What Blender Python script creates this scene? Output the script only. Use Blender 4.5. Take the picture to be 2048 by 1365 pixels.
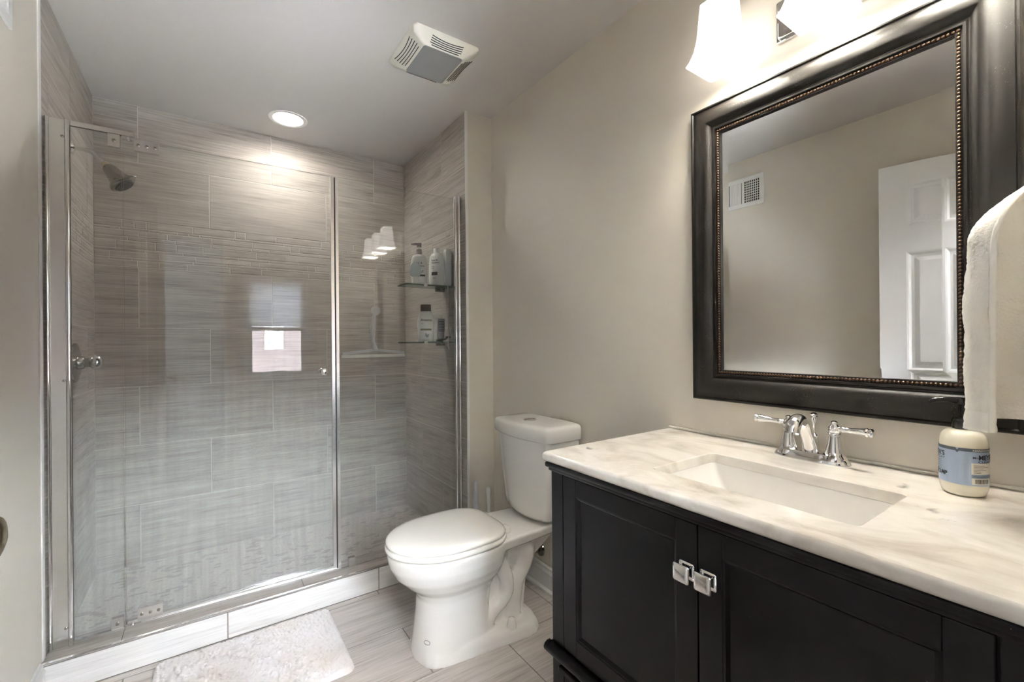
import bpy, bmesh, math, random
from mathutils import Vector, Matrix, noise

# ------------------------------------------------------------------ clear
for o in list(bpy.data.objects):
    bpy.data.objects.remove(o, do_unlink=True)
SC = bpy.context.scene
COL = SC.collection
random.seed(7)

# ------------------------------------------------------------------ camera
F_PX, YAW, ROLL, CAM_H = 887.6, 0.6014, -0.0081, 1.1884
cam = bpy.data.cameras.new('camera')
cam.sensor_width = 36.0
cam.sensor_fit = 'HORIZONTAL'
cam.lens = F_PX / 2048.0 * 36.0
cam.clip_start = 0.02
camo = bpy.data.objects.new('camera', cam)
COL.objects.link(camo)
_f = Vector((math.sin(YAW), math.cos(YAW), 0))
_r = Vector((math.cos(YAW), -math.sin(YAW), 0))
_u = Vector((0, 0, 1))
_cr = _r * math.cos(ROLL) + _u * math.sin(ROLL)
_cu = -_r * math.sin(ROLL) + _u * math.cos(ROLL)
camo.matrix_world = Matrix(((_cr.x, _cu.x, -_f.x, 0), (_cr.y, _cu.y, -_f.y, 0),
                            (_cr.z, _cu.z, -_f.z, CAM_H), (0, 0, 0, 1)))
SC.camera = camo

# ------------------------------------------------------------------ world, exposure
world = bpy.data.worlds.new('overcast_sky')
SC.world = world
world.use_nodes = True
_bg = world.node_tree.nodes['Background']
_bg.inputs['Color'].default_value = (0.86, 0.92, 1.0, 1)
_bg.inputs['Strength'].default_value = 24.0
SC.view_settings.view_transform = 'Standard'
SC.view_settings.look = 'None'
SC.view_settings.exposure = 3.02
SC.view_settings.gamma = 1.0
SC.cycles.use_denoising = True
SC.cycles.max_bounces = 14
SC.cycles.diffuse_bounces = 6
SC.cycles.glossy_bounces = 8
SC.cycles.transparent_max_bounces = 16
SC.cycles.caustics_reflective = False
SC.cycles.caustics_refractive = False
SHADE_E = 0.45
BULB_E = 34.0       # frosted vanity shades
CAN_E = 18.5        # recessed shower light
HALL_W = 1.6       # unseen fill light added in the hall to brighten the room

hall = bpy.data.lights.new('hall_fill', 'AREA')
hall.shape = 'DISK'; hall.size = 0.35; hall.energy = HALL_W; hall.color = (1, 0.98, 0.96)
hallo = bpy.data.objects.new('hall_fill', hall)
COL.objects.link(hallo)
hallo.location = (-0.19, -0.60, 2.36)
hallo.rotation_euler = (math.radians(48), 0, math.radians(-12))   # tilted towards the doorway
hall.spread = math.radians(110)

# ------------------------------------------------------------------ dimensions
XL, XR, YB, CEIL = -0.470, 1.3245, 3.034, 2.44
YJ, XJ, YG = 2.121, 1.1614, 2.210
YN = -0.004                      # wall beside the doorway, with the window

# ------------------------------------------------------------------ materials
def srgb(r, g, b):
    def c(v):
        v /= 255.0
        return v / 12.92 if v <= 0.04045 else ((v + 0.055) / 1.055) ** 2.4
    return (c(r), c(g), c(b), 1)

MATS = {}
def mat(name, color=(0.8, 0.8, 0.8, 1), rough=0.5, metal=0.0, spec=0.5, coat=0.0, bump=None, emit=None, trans=0.0, alpha=1.0, sss=0.0):
    if name in MATS: return MATS[name]
    m = bpy.data.materials.new(name); m.use_nodes = True
    nt = m.node_tree; b = nt.nodes['Principled BSDF']
    if len(color) == 3: color = (*color, 1)
    b.inputs['Base Color'].default_value = color
    b.inputs['Roughness'].default_value = rough
    b.inputs['Metallic'].default_value = metal
    b.inputs['Specular IOR Level'].default_value = spec
    b.inputs['Coat Weight'].default_value = coat
    b.inputs['Coat Roughness'].default_value = 0.06
    b.inputs['Transmission Weight'].default_value = trans
    b.inputs['Alpha'].default_value = alpha
    if sss:
        b.inputs['Subsurface Weight'].default_value = sss
        b.inputs['Subsurface Radius'].default_value = (0.02, 0.02, 0.015)
        b.inputs['Subsurface Scale'].default_value = 1.0
    if emit:
        b.inputs['Emission Color'].default_value = (*emit[:3], 1)
        b.inputs['Emission Strength'].default_value = emit[3]
    if bump:
        sc_, st, dist = bump
        tc = nt.nodes.new('ShaderNodeTexCoord'); n = nt.nodes.new('ShaderNodeTexNoise')
        n.inputs['Scale'].default_value = sc_; n.inputs['Detail'].default_value = 5
        bp = nt.nodes.new('ShaderNodeBump'); bp.inputs['Strength'].default_value = st; bp.inputs['Distance'].default_value = dist
        nt.links.new(tc.outputs['Object'], n.inputs['Vector']); nt.links.new(n.outputs['Fac'], bp.inputs['Height'])
        nt.links.new(bp.outputs['Normal'], b.inputs['Normal'])
    MATS[name] = m
    return m

def ramp(nt, stops):
    r = nt.nodes.new('ShaderNodeValToRGB'); e = r.color_ramp.elements
    while len(e) < len(stops): e.new(0.5)
    for el, (p, c) in zip(e, stops):
        el.position = p; el.color = c if len(c) == 4 else (*c, 1)
    return r

def streak_tile(name, stops, rough, fine=170.0, base=38.0):
    """Stone-look tile: thin streaks running along U of the tile's own UV (metres)."""
    m = bpy.data.materials.new(name); m.use_nodes = True
    nt = m.node_tree; L = nt.links.new; b = nt.nodes['Principled BSDF']
    uv = nt.nodes.new('ShaderNodeUVMap'); uv.uv_map = 'UVMap'
    def nz(su, sv, det, seedz):
        mp = nt.nodes.new('ShaderNodeMapping'); mp.inputs['Scale'].default_value = (su, sv, 1); mp.inputs['Location'].default_value = (0, 0, seedz)
        n = nt.nodes.new('ShaderNodeTexNoise'); n.inputs['Scale'].default_value = 1.0; n.inputs['Detail'].default_value = det; n.inputs['Roughness'].default_value = 0.6
        L(uv.outputs['UV'], mp.inputs['Vector']); L(mp.outputs['Vector'], n.inputs['Vector'])
        return n.outputs['Fac']
    a = nz(2.2, base, 3, 1.0); c = nz(5.0, fine, 4, 4.0); d = nz(1.1, 9.0, 2, 8.0)
    def mix(x, y, f):
        mm = nt.nodes.new('ShaderNodeMix'); mm.data_type = 'FLOAT'; mm.inputs[0].default_value = f
        L(x, mm.inputs[2]); L(y, mm.inputs[3]); return mm.outputs[0]
    fac = mix(mix(a, c, 0.6), d, 0.22)
    r = ramp(nt, stops); L(fac, r.inputs['Fac']); L(r.outputs['Color'], b.inputs['Base Color'])
    b.inputs['Roughness'].default_value = rough; b.inputs['Specular IOR Level'].default_value = 0.35 if rough > .4 else 0.5
    bp = nt.nodes.new('ShaderNodeBump'); bp.inputs['Strength'].default_value = 0.12; bp.inputs['Distance'].default_value = 0.002
    L(c, bp.inputs['Height']); L(bp.outputs['Normal'], b.inputs['Normal'])
    MATS[name] = m
    return m

M_tile = streak_tile('streaked_taupe_tile', [(0.33, srgb(128, 120, 113)), (0.44, srgb(168, 160, 152)), (0.56, srgb(190, 183, 175)), (0.7, srgb(208, 202, 194))], 0.55)
M_floor = streak_tile('streaked_grey_floor_tile', [(0.32, srgb(140, 131, 125)), (0.45, srgb(182, 174, 168)), (0.58, srgb(201, 194, 189)), (0.72, srgb(216, 210, 206))], 0.26)
M_curbface = streak_tile('daylit_streaked_tile', [(0.3, srgb(172, 168, 164)), (0.45, srgb(208, 206, 204)), (0.7, srgb(232, 231, 230))], 0.3)  # daylight on the curb front is put into this lighter tile colour
M_grout = mat('grout', srgb(214, 208, 200), 0.85)
M_groutd = mat('grey_grout', srgb(128, 122, 117), 0.85)
M_wall = mat('greige_paint', srgb(222, 215, 203), 0.42, spec=0.35, bump=(220, 0.06, 0.002))
M_hall = mat('dimmed_hall_paint', srgb(36, 35, 34), 0.7)  # hall dimness put into the colour, keeps its glass reflection low
M_ceil = mat('ceiling_paint', srgb(212, 207, 203), 0.7, spec=0.2, bump=(160, 0.05, 0.002))
M_white = mat('white_trim_paint', srgb(232, 231, 228), 0.35)
M_doorw = mat('white_door_paint', srgb(236, 236, 236), 0.4, bump=(90, 0.08, 0.002))
M_porc = mat('white_porcelain', srgb(240, 238, 234), 0.09, coat=0.6)
M_seat = mat('seat_plastic', srgb(243, 240, 234), 0.13, coat=0.3)
M_chrome = mat('chrome', (0.86, 0.86, 0.87), 0.06, metal=1.0)
M_brushed = mat('satin_chrome', (0.80, 0.79, 0.78), 0.24, metal=1.0)
M_chrome_d = mat('dark_chrome', (0.40, 0.385, 0.35), 0.16, metal=1.0)  # chrome in a darker, warmer grey
M_black = mat('black_rubber', (0.012, 0.012, 0.014), 0.45)
M_blackp = mat('black_gloss_plastic', (0.008, 0.008, 0.008), 0.12)
M_vent = mat('cream_plastic', srgb(232, 226, 214), 0.4)
M_lens = mat('grey_unlit_lens', srgb(150, 149, 148), 0.35)
M_slot = mat('dark_slot', (0.03, 0.028, 0.026), 0.8)
M_bronze = mat('bronze_bead', srgb(98, 78, 62), 0.36, metal=0.8)
M_bottle = mat('white_bottle_plastic', srgb(246, 246, 244), 0.3, spec=0.5)
M_mauve = mat('mauve_plastic', srgb(150, 138, 142), 0.35)
M_ink = mat('dark_ink', srgb(42, 46, 54), 0.5)
M_inkg = mat('grey_ink', srgb(112, 116, 124), 0.5)
M_brown = mat('brown_cap_plastic', srgb(70, 48, 34), 0.3)
M_green = mat('sage_ink', srgb(150, 150, 112), 0.5)
M_greyt = mat('silver_tube_plastic', srgb(150, 150, 158), 0.3)
M_soap = mat('cream_soap_bottle', srgb(236, 231, 216), 0.22, sss=0.2)
M_blue = mat('pale_blue_label', srgb(170, 188, 214), 0.4)
M_slate = mat('slate_label_band', srgb(86, 94, 108), 0.4)
M_paper = mat('cream_label', srgb(236, 232, 220), 0.5)
M_pblue = mat('pale_blue_translucent', srgb(214, 226, 232), 0.15, trans=0.12)
M_string = mat('white_cord', srgb(226, 224, 218), 0.7)
M_brass = mat('dull_brass', (0.42, 0.34, 0.2), 0.22, metal=1.0)
M_blind = mat('white_blind_slat', srgb(236, 238, 242), 0.6, spec=0.2)
def _translucent(m, f):
    nt = m.node_tree; out = nt.nodes['Material Output']; b = nt.nodes['Principled BSDF']
    t = nt.nodes.new('ShaderNodeBsdfTranslucent'); t.inputs['Color'].default_value = (0.78, 0.80, 0.82, 1)
    mx = nt.nodes.new('ShaderNodeMixShader'); mx.inputs[0].default_value = f
    nt.links.new(b.outputs[0], mx.inputs[1]); nt.links.new(t.outputs[0], mx.inputs[2]); nt.links.new(mx.outputs[0], out.inputs['Surface'])
_translucent(M_blind, 0.65)
M_sash = mat('white_vinyl', srgb(236, 238, 242), 0.4)
M_caulk = mat('white_caulk', srgb(226, 222, 212), 0.5)

def glow(name, col, strength):
    m = bpy.data.materials.new(name); m.use_nodes = True; nt = m.node_tree
    b = nt.nodes['Principled BSDF']
    b.inputs['Base Color'].default_value = (0.9, 0.9, 0.88, 1); b.inputs['Roughness'].default_value = 0.2
    b.inputs['Emission Color'].default_value = (*col, 1); b.inputs['Emission Strength'].default_value = strength
    return m
M_shade = glow('lit_frosted_glass', (1.0, 0.95, 0.88), SHADE_E)
M_bulb = glow('lit_bulb', (1.0, 0.93, 0.84), BULB_E)
M_can = glow('lit_recessed_lens', (1.0, 0.97, 0.92), CAN_E)

def make_black():
    m = mat('espresso_black_lacquer', (0.006, 0.005, 0.006), 0.3, spec=0.28)
    nt = m.node_tree; b = nt.nodes['Principled BSDF']; L = nt.links.new
    tc = nt.nodes.new('ShaderNodeTexCoord')
    n = nt.nodes.new('ShaderNodeTexNoise'); n.inputs['Scale'].default_value = 6; n.inputs['Detail'].default_value = 6
    r = ramp(nt, [(0.35, (0.26, 0.26, 0.26)), (0.75, (0.34, 0.34, 0.34))])
    L(tc.outputs['Object'], n.inputs['Vector']); L(n.outputs['Fac'], r.inputs['Fac'])
    v = nt.nodes.new('ShaderNodeTexVoronoi'); v.inputs['Scale'].default_value = 70
    r2 = ramp(nt, [(0.0, (1, 1, 1)), (0.05, (1, 1, 1)), (0.08, (0, 0, 0))])
    n2 = nt.nodes.new('ShaderNodeTexNoise'); n2.inputs['Scale'].default_value = 9; n2.inputs['Detail'].default_value = 1
    r3 = ramp(nt, [(0.60, (0, 0, 0)), (0.66, (1, 1, 1))])
    L(tc.outputs['Object'], v.inputs['Vector']); L(v.outputs['Distance'], r2.inputs['Fac'])
    L(tc.outputs['Object'], n2.inputs['Vector']); L(n2.outputs['Fac'], r3.inputs['Fac'])
    mm = nt.nodes.new('ShaderNodeMath'); mm.operation = 'MULTIPLY'
    L(r2.outputs['Color'], mm.inputs[0]); L(r3.outputs['Color'], mm.inputs[1])
    mx = nt.nodes.new('ShaderNodeMix'); mx.data_type = 'RGBA'
    mx.inputs[6].default_value = (0.006, 0.005, 0.006, 1); mx.inputs[7].default_value = (0.10, 0.095, 0.09, 1)
    L(mm.outputs[0], mx.inputs[0]); L(mx.outputs[2], b.inputs['Base Color'])
    return m
M_van = make_black()

def make_frame():
    m = mat('dark_bronze_frame', (0.014, 0.011, 0.008), 0.5, metal=0.0, spec=0.42)
    nt = m.node_tree; b = nt.nodes['Principled BSDF']; L = nt.links.new
    b.inputs['Coat Roughness'].default_value = 0.22
    tc = nt.nodes.new('ShaderNodeTexCoord')
    v = nt.nodes.new('ShaderNodeTexVoronoi'); v.inputs['Scale'].default_value = 260
    r2 = ramp(nt, [(0.0, (0.32, 0.28, 0.24)), (0.10, (0.25, 0.2, 0.17)), (0.16, (0.012, 0.009, 0.007))])
    n2 = nt.nodes.new('ShaderNodeTexNoise'); n2.inputs['Scale'].default_value = 14
    r3 = ramp(nt, [(0.52, (0, 0, 0)), (0.62, (1, 1, 1))])
    L(tc.outputs['Object'], v.inputs['Vector']); L(v.outputs['Distance'], r2.inputs['Fac'])
    L(tc.outputs['Object'], n2.inputs['Vector']); L(n2.outputs['Fac'], r3.inputs['Fac'])
    mx = nt.nodes.new('ShaderNodeMix'); mx.data_type = 'RGBA'
    mx.inputs[6].default_value = (0.012, 0.009, 0.007, 1)
    L(r3.outputs['Color'], mx.inputs[0]); L(r2.outputs['Color'], mx.inputs[7]); L(mx.outputs[2], b.inputs['Base Color'])
    return m
M_frame = make_frame()

def make_marble():
    m = mat('veined_white_marble', srgb(232, 228, 220), 0.14, coat=0.2)
    nt = m.node_tree; b = nt.nodes['Principled BSDF']; L = nt.links.new
    tc = nt.nodes.new('ShaderNodeTexCoord')
    mp = nt.nodes.new('ShaderNodeMapping'); mp.inputs['Rotation'].default_value = (0, 0, 0.5); mp.inputs['Scale'].default_value = (3.2, 1.5, 2)
    n = nt.nodes.new('ShaderNodeTexNoise'); n.inputs['Scale'].default_value = 2.6; n.inputs['Detail'].default_value = 9; n.inputs['Roughness'].default_value = 0.62; n.inputs['Distortion'].default_value = 0.9
    r = ramp(nt, [(0.30, srgb(196, 188, 178)), (0.42, srgb(220, 214, 205)), (0.55, srgb(236, 232, 225)), (0.75, srgb(243, 240, 234))])
    L(tc.outputs['Object'], mp.inputs['Vector']); L(mp.outputs['Vector'], n.inputs['Vector']); L(n.outputs['Fac'], r.inputs['Fac'])
    n2 = nt.nodes.new('ShaderNodeTexNoise'); n2.inputs['Scale'].default_value = 7.5; n2.inputs['Detail'].default_value = 6; n2.inputs['Distortion'].default_value = 0.6
    r2 = ramp(nt, [(0.675, (0, 0, 0)), (0.74, (1, 1, 1))])
    L(tc.outputs['Object'], n2.inputs['Vector']); L(n2.outputs['Fac'], r2.inputs['Fac'])
    mx = nt.nodes.new('ShaderNodeMix'); mx.data_type = 'RGBA'
    mx.inputs[7].default_value = srgb(140, 137, 134)
    L(r2.outputs['Color'], mx.inputs[0]); L(r.outputs['Color'], mx.inputs[6]); L(mx.outputs[2], b.inputs['Base Color'])
    return m
M_marble = make_marble()

def make_glass(name, haze_lo, haze_hi):
    """Clear shower glass, fresnel mirror-like reflection plus dried water film."""
    m = bpy.data.materials.new(name); m.use_nodes = True; nt = m.node_tree; L = nt.links.new
    for n in list(nt.nodes): nt.nodes.remove(n)
    out = nt.nodes.new('ShaderNodeOutputMaterial')
    tr = nt.nodes.new('ShaderNodeBsdfTransparent'); tr.inputs['Color'].default_value = (0.97, 0.982, 0.976, 1)
    gl = nt.nodes.new('ShaderNodeBsdfGlossy'); gl.inputs['Roughness'].default_value = 0.0
    fr = nt.nodes.new('ShaderNodeFresnel'); fr.inputs['IOR'].default_value = 1.55
    mx = nt.nodes.new('ShaderNodeMixShader'); L(fr.outputs[0], mx.inputs[0]); L(tr.outputs[0], mx.inputs[1]); L(gl.outputs[0], mx.inputs[2])
    df = nt.nodes.new('ShaderNodeBsdfDiffuse'); df.inputs['Color'].default_value = (0.79, 0.80, 0.83, 1)
    g = nt.nodes.new('ShaderNodeNewGeometry'); sp = nt.nodes.new('ShaderNodeSeparateXYZ'); L(g.outputs['Position'], sp.inputs[0])
    mr = nt.nodes.new('ShaderNodeMapRange'); mr.inputs[1].default_value = 1.5; mr.inputs[2].default_value = 0.35; mr.inputs[3].default_value = haze_lo; mr.inputs[4].default_value = haze_hi
    L(sp.outputs['Z'], mr.inputs[0])
    mp = nt.nodes.new('ShaderNodeMapping'); mp.inputs['Scale'].default_value = (60, 60, 4); L(g.outputs['Position'], mp.inputs['Vector'])
    n = nt.nodes.new('ShaderNodeTexNoise'); n.inputs['Scale'].default_value = 1.0; n.inputs['Detail'].default_value = 5; L(mp.outputs[0], n.inputs['Vector'])
    r = nt.nodes.new('ShaderNodeMapRange'); r.inputs[1].default_value = 0.3; r.inputs[2].default_value = 0.75; r.inputs[3].default_value = 0.55; r.inputs[4].default_value = 1.4; L(n.outputs['Fac'], r.inputs[0])
    mu = nt.nodes.new('ShaderNodeMath'); mu.operation = 'MULTIPLY'; L(mr.outputs[0], mu.inputs[0]); L(r.outputs[0], mu.inputs[1])
    m2 = nt.nodes.new('ShaderNodeMixShader'); L(mu.outputs[0], m2.inputs[0]); L(mx.outputs[0], m2.inputs[1]); L(df.outputs[0], m2.inputs[2])
    L(m2.outputs[0], out.inputs['Surface'])
    return m
M_glass = make_glass('shower_glass', 0.015, 0.15)
M_glass2 = make_glass('shower_glass_spotted', 0.004, 0.08)
M_winglass = make_glass('window_glass', 0.0, 0.0)
M_shelfglass = mat('green_edge_glass', srgb(120, 160, 146), 0.03, trans=0.85)
M_acrylic = mat('clear_acrylic', srgb(236, 238, 238), 0.1, trans=0.1, alpha=0.85)

M_mirror = mat('mirror_silver', (0.93, 0.94, 0.93), 0.004, metal=1.0)

def make_terry(name, base, dirt=False):
    m = mat(name, base, 0.95, spec=0.15)
    nt = m.node_tree; b = nt.nodes['Principled BSDF']; L = nt.links.new
    b.inputs['Sheen Weight'].default_value = 0.35
    tc = nt.nodes.new('ShaderNodeTexCoord')
    n = nt.nodes.new('ShaderNodeTexNoise'); n.inputs['Scale'].default_value = 240; n.inputs['Detail'].default_value = 3
    bp = nt.nodes.new('ShaderNodeBump'); bp.inputs['Strength'].default_value = 0.6; bp.inputs['Distance'].default_value = 0.003
    L(tc.outputs['Object'], n.inputs['Vector']); L(n.outputs['Fac'], bp.inputs['Height']); L(bp.outputs['Normal'], b.inputs['Normal'])
    if dirt:
        n2 = nt.nodes.new('ShaderNodeTexNoise'); n2.inputs['Scale'].default_value = 5; n2.inputs['Detail'].default_value = 3
        r = ramp(nt, [(0.42, base), (0.75, srgb(202, 190, 180))])
        L(tc.outputs['Object'], n2.inputs['Vector']); L(n2.outputs['Fac'], r.inputs['Fac']); L(r.outputs['Color'], b.inputs['Base Color'])
    return m
M_mat = make_terry('white_bath_mat_pile', srgb(220, 216, 216), True)
M_towel = make_terry('white_terry', srgb(236, 233, 226))

def make_showerfloor():
    m = mat('mosaic_shower_floor', srgb(190, 184, 174), 0.4)
    nt = m.node_tree; b = nt.nodes['Principled BSDF']; L = nt.links.new
    tc = nt.nodes.new('ShaderNodeTexCoord')
    br = nt.nodes.new('ShaderNodeTexBrick')
    br.inputs['Scale'].default_value = 1.0; br.inputs['Brick Width'].default_value = 0.034; br.inputs['Row Height'].default_value = 0.017; br.inputs['Mortar Size'].default_value = 0.0012
    br.inputs['Color1'].default_value = srgb(196, 190, 180); br.inputs['Color2'].default_value = srgb(206, 200, 190); br.inputs['Mortar'].default_value = srgb(176, 170, 160)
    L(tc.outputs['Object'], br.inputs['Vector'])
    br2 = nt.nodes.new('ShaderNodeTexBrick')
    for k, v in (('Scale', 1.0), ('Brick Width', 0.034), ('Row Height', 0.017), ('Mortar Size', 0.0014)): br2.inputs[k].default_value = v
    br2.inputs['Color1'].default_value = (0, 0, 0, 1); br2.inputs['Color2'].default_value = (1, 1, 1, 1); br2.inputs['Mortar'].default_value = (0, 0, 0, 1)
    L(tc.outputs['Object'], br2.inputs['Vector'])
    n = nt.nodes.new('ShaderNodeTexNoise'); n.inputs['Scale'].default_value = 14; n.inputs['Detail'].default_value = 0
    L(tc.outputs['Object'], n.inputs['Vector'])
    mu = nt.nodes.new('ShaderNodeMath'); mu.operation = 'MULTIPLY'; L(br2.outputs['Color'], mu.inputs[0]); L(n.outputs['Fac'], mu.inputs[1])
    r = ramp(nt, [(0.40, (0, 0, 0)), (0.44, (1, 1, 1))]); L(mu.outputs[0], r.inputs['Fac'])
    mx = nt.nodes.new('ShaderNodeMix'); mx.data_type = 'RGBA'; mx.inputs[7].default_value = srgb(168, 163, 156)
    L(r.outputs['Color'], mx.inputs[0]); L(br.outputs['Color'], mx.inputs[6]); L(mx.outputs[2], b.inputs['Base Color'])
    return m
M_sfloor = make_showerfloor()

def make_brick():
    m = mat('red_brick', srgb(150, 90, 84), 0.85)
    nt = m.node_tree; b = nt.nodes['Principled BSDF']; L = nt.links.new
    tc = nt.nodes.new('ShaderNodeTexCoord'); mp = nt.nodes.new('ShaderNodeMapping'); mp.inputs['Rotation'].default_value = (math.radians(90), 0, 0)
    br = nt.nodes.new('ShaderNodeTexBrick'); br.inputs['Scale'].default_value = 1.0
    br.inputs['Brick Width'].default_value = 0.22; br.inputs['Row Height'].default_value = 0.075; br.inputs['Mortar Size'].default_value = 0.006
    br.inputs['Color1'].default_value = srgb(72, 58, 57); br.inputs['Color2'].default_value = srgb(62, 51, 50); br.inputs['Mortar'].default_value = srgb(74, 70, 69)
    L(tc.outputs['Object'], mp.inputs['Vector']); L(mp.outputs['Vector'], br.inputs['Vector']); L(br.outputs['Color'], b.inputs['Base Color'])
    return m
M_brick = make_brick()

# ------------------------------------------------------------------ builders
def finish(name, bm, m, parent=None, smooth=None, recalc=True):
    if recalc: bmesh.ops.recalc_face_normals(bm, faces=bm.faces[:])
    me = bpy.data.meshes.new(name); bm.to_mesh(me); bm.free()
    for mm in (m if isinstance(m, (list, tuple)) else [m]): me.materials.append(mm)
    if smooth is not None:
        for p in me.polygons: p.use_smooth = True
        if smooth < 180: me.set_sharp_from_angle(angle=math.radians(smooth))
    o = bpy.data.objects.new(name, me); COL.objects.link(o)
    if parent is not None:
        o.parent = parent
        o.matrix_parent_inverse = world_of(parent).inverted()
    return o

def world_of(o):
    m = Matrix.Translation(o.location) @ o.rotation_euler.to_matrix().to_4x4()
    if o.parent: m = world_of(o.parent) @ o.matrix_parent_inverse @ m
    return m

def thing(name, label, cat, loc, group=None):
    o = bpy.data.objects.new(name, None); COL.objects.link(o)
    o.location = loc; o.empty_display_size = 0.05
    o['label'] = label; o['category'] = cat
    if group: o['group'] = group
    return o

def tag(o, label, cat, group=None):
    o['label'] = label; o['category'] = cat
    if group: o['group'] = group
    return o

def struct(name, bm, m, parent=None, smooth=None, recalc=True):
    o = finish(name, bm, m, parent, smooth, recalc)
    if parent is None: o['kind'] = 'structure'
    return o

def box(bm, x0, x1, y0, y1, z0, z1, bev=0.0, seg=2, mi=0):
    r = bmesh.ops.create_cube(bm, size=1.0)
    vs = r['verts']
    for v in vs:
        v.co = Vector(((x0 + x1) / 2 + v.co.x * (x1 - x0), (y0 + y1) / 2 + v.co.y * (y1 - y0), (z0 + z1) / 2 + v.co.z * (z1 - z0)))
    fs = set(f for v in vs for f in v.link_faces)
    for f in fs: f.material_index = mi
    if bev > 0:
        es = list(set(e for v in vs for e in v.link_edges))
        bmesh.ops.bevel(bm, geom=es, offset=bev, segments=seg, affect='EDGES', profile=0.5)

def loft(bm, rings, cap0=True, cap1=True, closed=True, mi=0):
    n = len(rings[0]); V = [[bm.verts.new(p) for p in r] for r in rings]
    for a, b in zip(V[:-1], V[1:]):
        for i in range(n if closed else n - 1):
            j = (i + 1) % n
            f = bm.faces.new((a[i], a[j], b[j], b[i])); f.material_index = mi
    if cap0: bm.faces.new(V[0][::-1]).material_index = mi
    if cap1: bm.faces.new(V[-1]).material_index = mi
    return V

def frame_of(d):
    d = Vector(d).normalized()
    a = Vector((0, 0, 1)) if abs(d.z) < 0.9 else Vector((1, 0, 0))
    x = d.cross(a).normalized(); y = d.cross(x).normalized()
    return d, x, y

def lathe(bm, prof, origin, axis=(0, 0, 1), seg=32, mi=0, cap=True):
    d, x, y = frame_of(axis); o = Vector(origin)
    rings = [[o + d * z + (x * math.cos(2 * math.pi * i / seg) + y * math.sin(2 * math.pi * i / seg)) * max(r, 1e-5) for i in range(seg)] for r, z in prof]
    loft(bm, rings, cap, cap, mi=mi)

def cyl(bm, p0, p1, r, seg=20, r1=None, mi=0):
    p0 = Vector(p0); p1 = Vector(p1)
    lathe(bm, [(r, 0), (r if r1 is None else r1, (p1 - p0).length)], p0, p1 - p0, seg, mi)

def catmull(pts, k=8):
    P = [Vector(p) for p in pts]; P = [2 * P[0] - P[1]] + P + [2 * P[-1] - P[-2]]; out = []
    for i in range(1, len(P) - 2):
        for j in range(k):
            t = j / k
            out.append(0.5 * ((2 * P[i]) + (P[i + 1] - P[i - 1]) * t + (2 * P[i - 1] - 5 * P[i] + 4 * P[i + 1] - P[i + 2]) * t * t + (3 * P[i] - P[i - 1] - 3 * P[i + 1] + P[i + 2]) * t ** 3))
    out.append(P[-2]); return out

def tube(bm, pts, r, seg=12, mi=0, closed=False):
    pts = [Vector(p) for p in pts]; n = len(pts)
    rs = r if isinstance(r, (list, tuple)) else [r] * n
    if len(rs) != n:
        rs = [rs[0] + (rs[-1] - rs[0]) * i / (n - 1) for i in range(n)] if len(rs) == 2 else [rs[min(len(rs) - 1, int(i * (len(rs) - 1) / (n - 1)))] + (rs[min(len(rs) - 1, int(i * (len(rs) - 1) / (n - 1)) + 1)] - rs[min(len(rs) - 1, int(i * (len(rs) - 1) / (n - 1)))]) * ((i * (len(rs) - 1) / (n - 1)) % 1) for i in range(n)]
    d = (pts[1] - pts[0]).normalized(); _, x, y = frame_of(d)
    rings = []
    for i in range(n):
        if closed: t = (pts[(i + 1) % n] - pts[i - 1]).normalized()
        else: t = ((pts[min(i + 1, n - 1)] - pts[max(i - 1, 0)])).normalized()
        x = (x - t * x.dot(t)).normalized(); y = t.cross(x)
        rings.append([pts[i] + (x * math.cos(2 * math.pi * k / seg) + y * math.sin(2 * math.pi * k / seg)) * rs[i] for k in range(seg)])
    if closed: rings.append(rings[0]); loft(bm, rings, False, False, mi=mi); bmesh.ops.remove_doubles(bm, verts=bm.verts[:], dist=1e-6)
    else: loft(bm, rings, mi=mi)

def rrect(w, d, r, n=6):
    """rounded rectangle outline centred at 0 (half sizes w, d)"""
    out = []
    for cx, cy, a0 in ((w - r, d - r, 0), (-w + r, d - r, 90), (-w + r, -d + r, 180), (w - r, -d + r, 270)):
        for k in range(n + 1):
            a = math.radians(a0 + 90 * k / n); out.append((cx + r * math.cos(a), cy + r * math.sin(a)))
    return out

def superell(a, b, e, n=40):
    out = []
    for k in range(n):
        t = 2 * math.pi * k / n; c, s = math.cos(t), math.sin(t)
        out.append((a * math.copysign(abs(c) ** (2 / e), c), b * math.copysign(abs(s) ** (2 / e), s)))
    return out

_txt = {}
def text_polys(s, size, bold=0.0):
    k = (s, size, bold)
    if k in _txt: return _txt[k]
    cu = bpy.data.curves.new('lettering', 'FONT'); cu.body = s; cu.size = size; cu.resolution_u = 3; cu.offset = bold
    o = bpy.data.objects.new('lettering', cu); COL.objects.link(o)
    bpy.context.view_layer.update()
    me = o.evaluated_get(bpy.context.evaluated_depsgraph_get()).to_mesh()
    vs = [(v.co.x, v.co.y) for v in me.vertices]; fs = [tuple(p.vertices) for p in me.polygons]
    o.evaluated_get(bpy.context.evaluated_depsgraph_get()).to_mesh_clear()
    bpy.data.objects.remove(o, do_unlink=True)
    _txt[k] = (vs, fs); return vs, fs

def put_text(bm, s, size, fn, x=0.0, y=0.0, center=False, sx=1.0, bold=0.0, mi=0):
    vs, fs = text_polys(s, size, bold)
    if not vs: return
    if center: x = x - sx * (max(v[0] for v in vs) + min(v[0] for v in vs)) / 2
    V = [bm.verts.new(fn(x + vx * sx, y + vy)) for vx, vy in vs]
    for f in fs:
        try: bm.faces.new([V[i] for i in f]).material_index = mi
        except ValueError: pass

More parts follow.
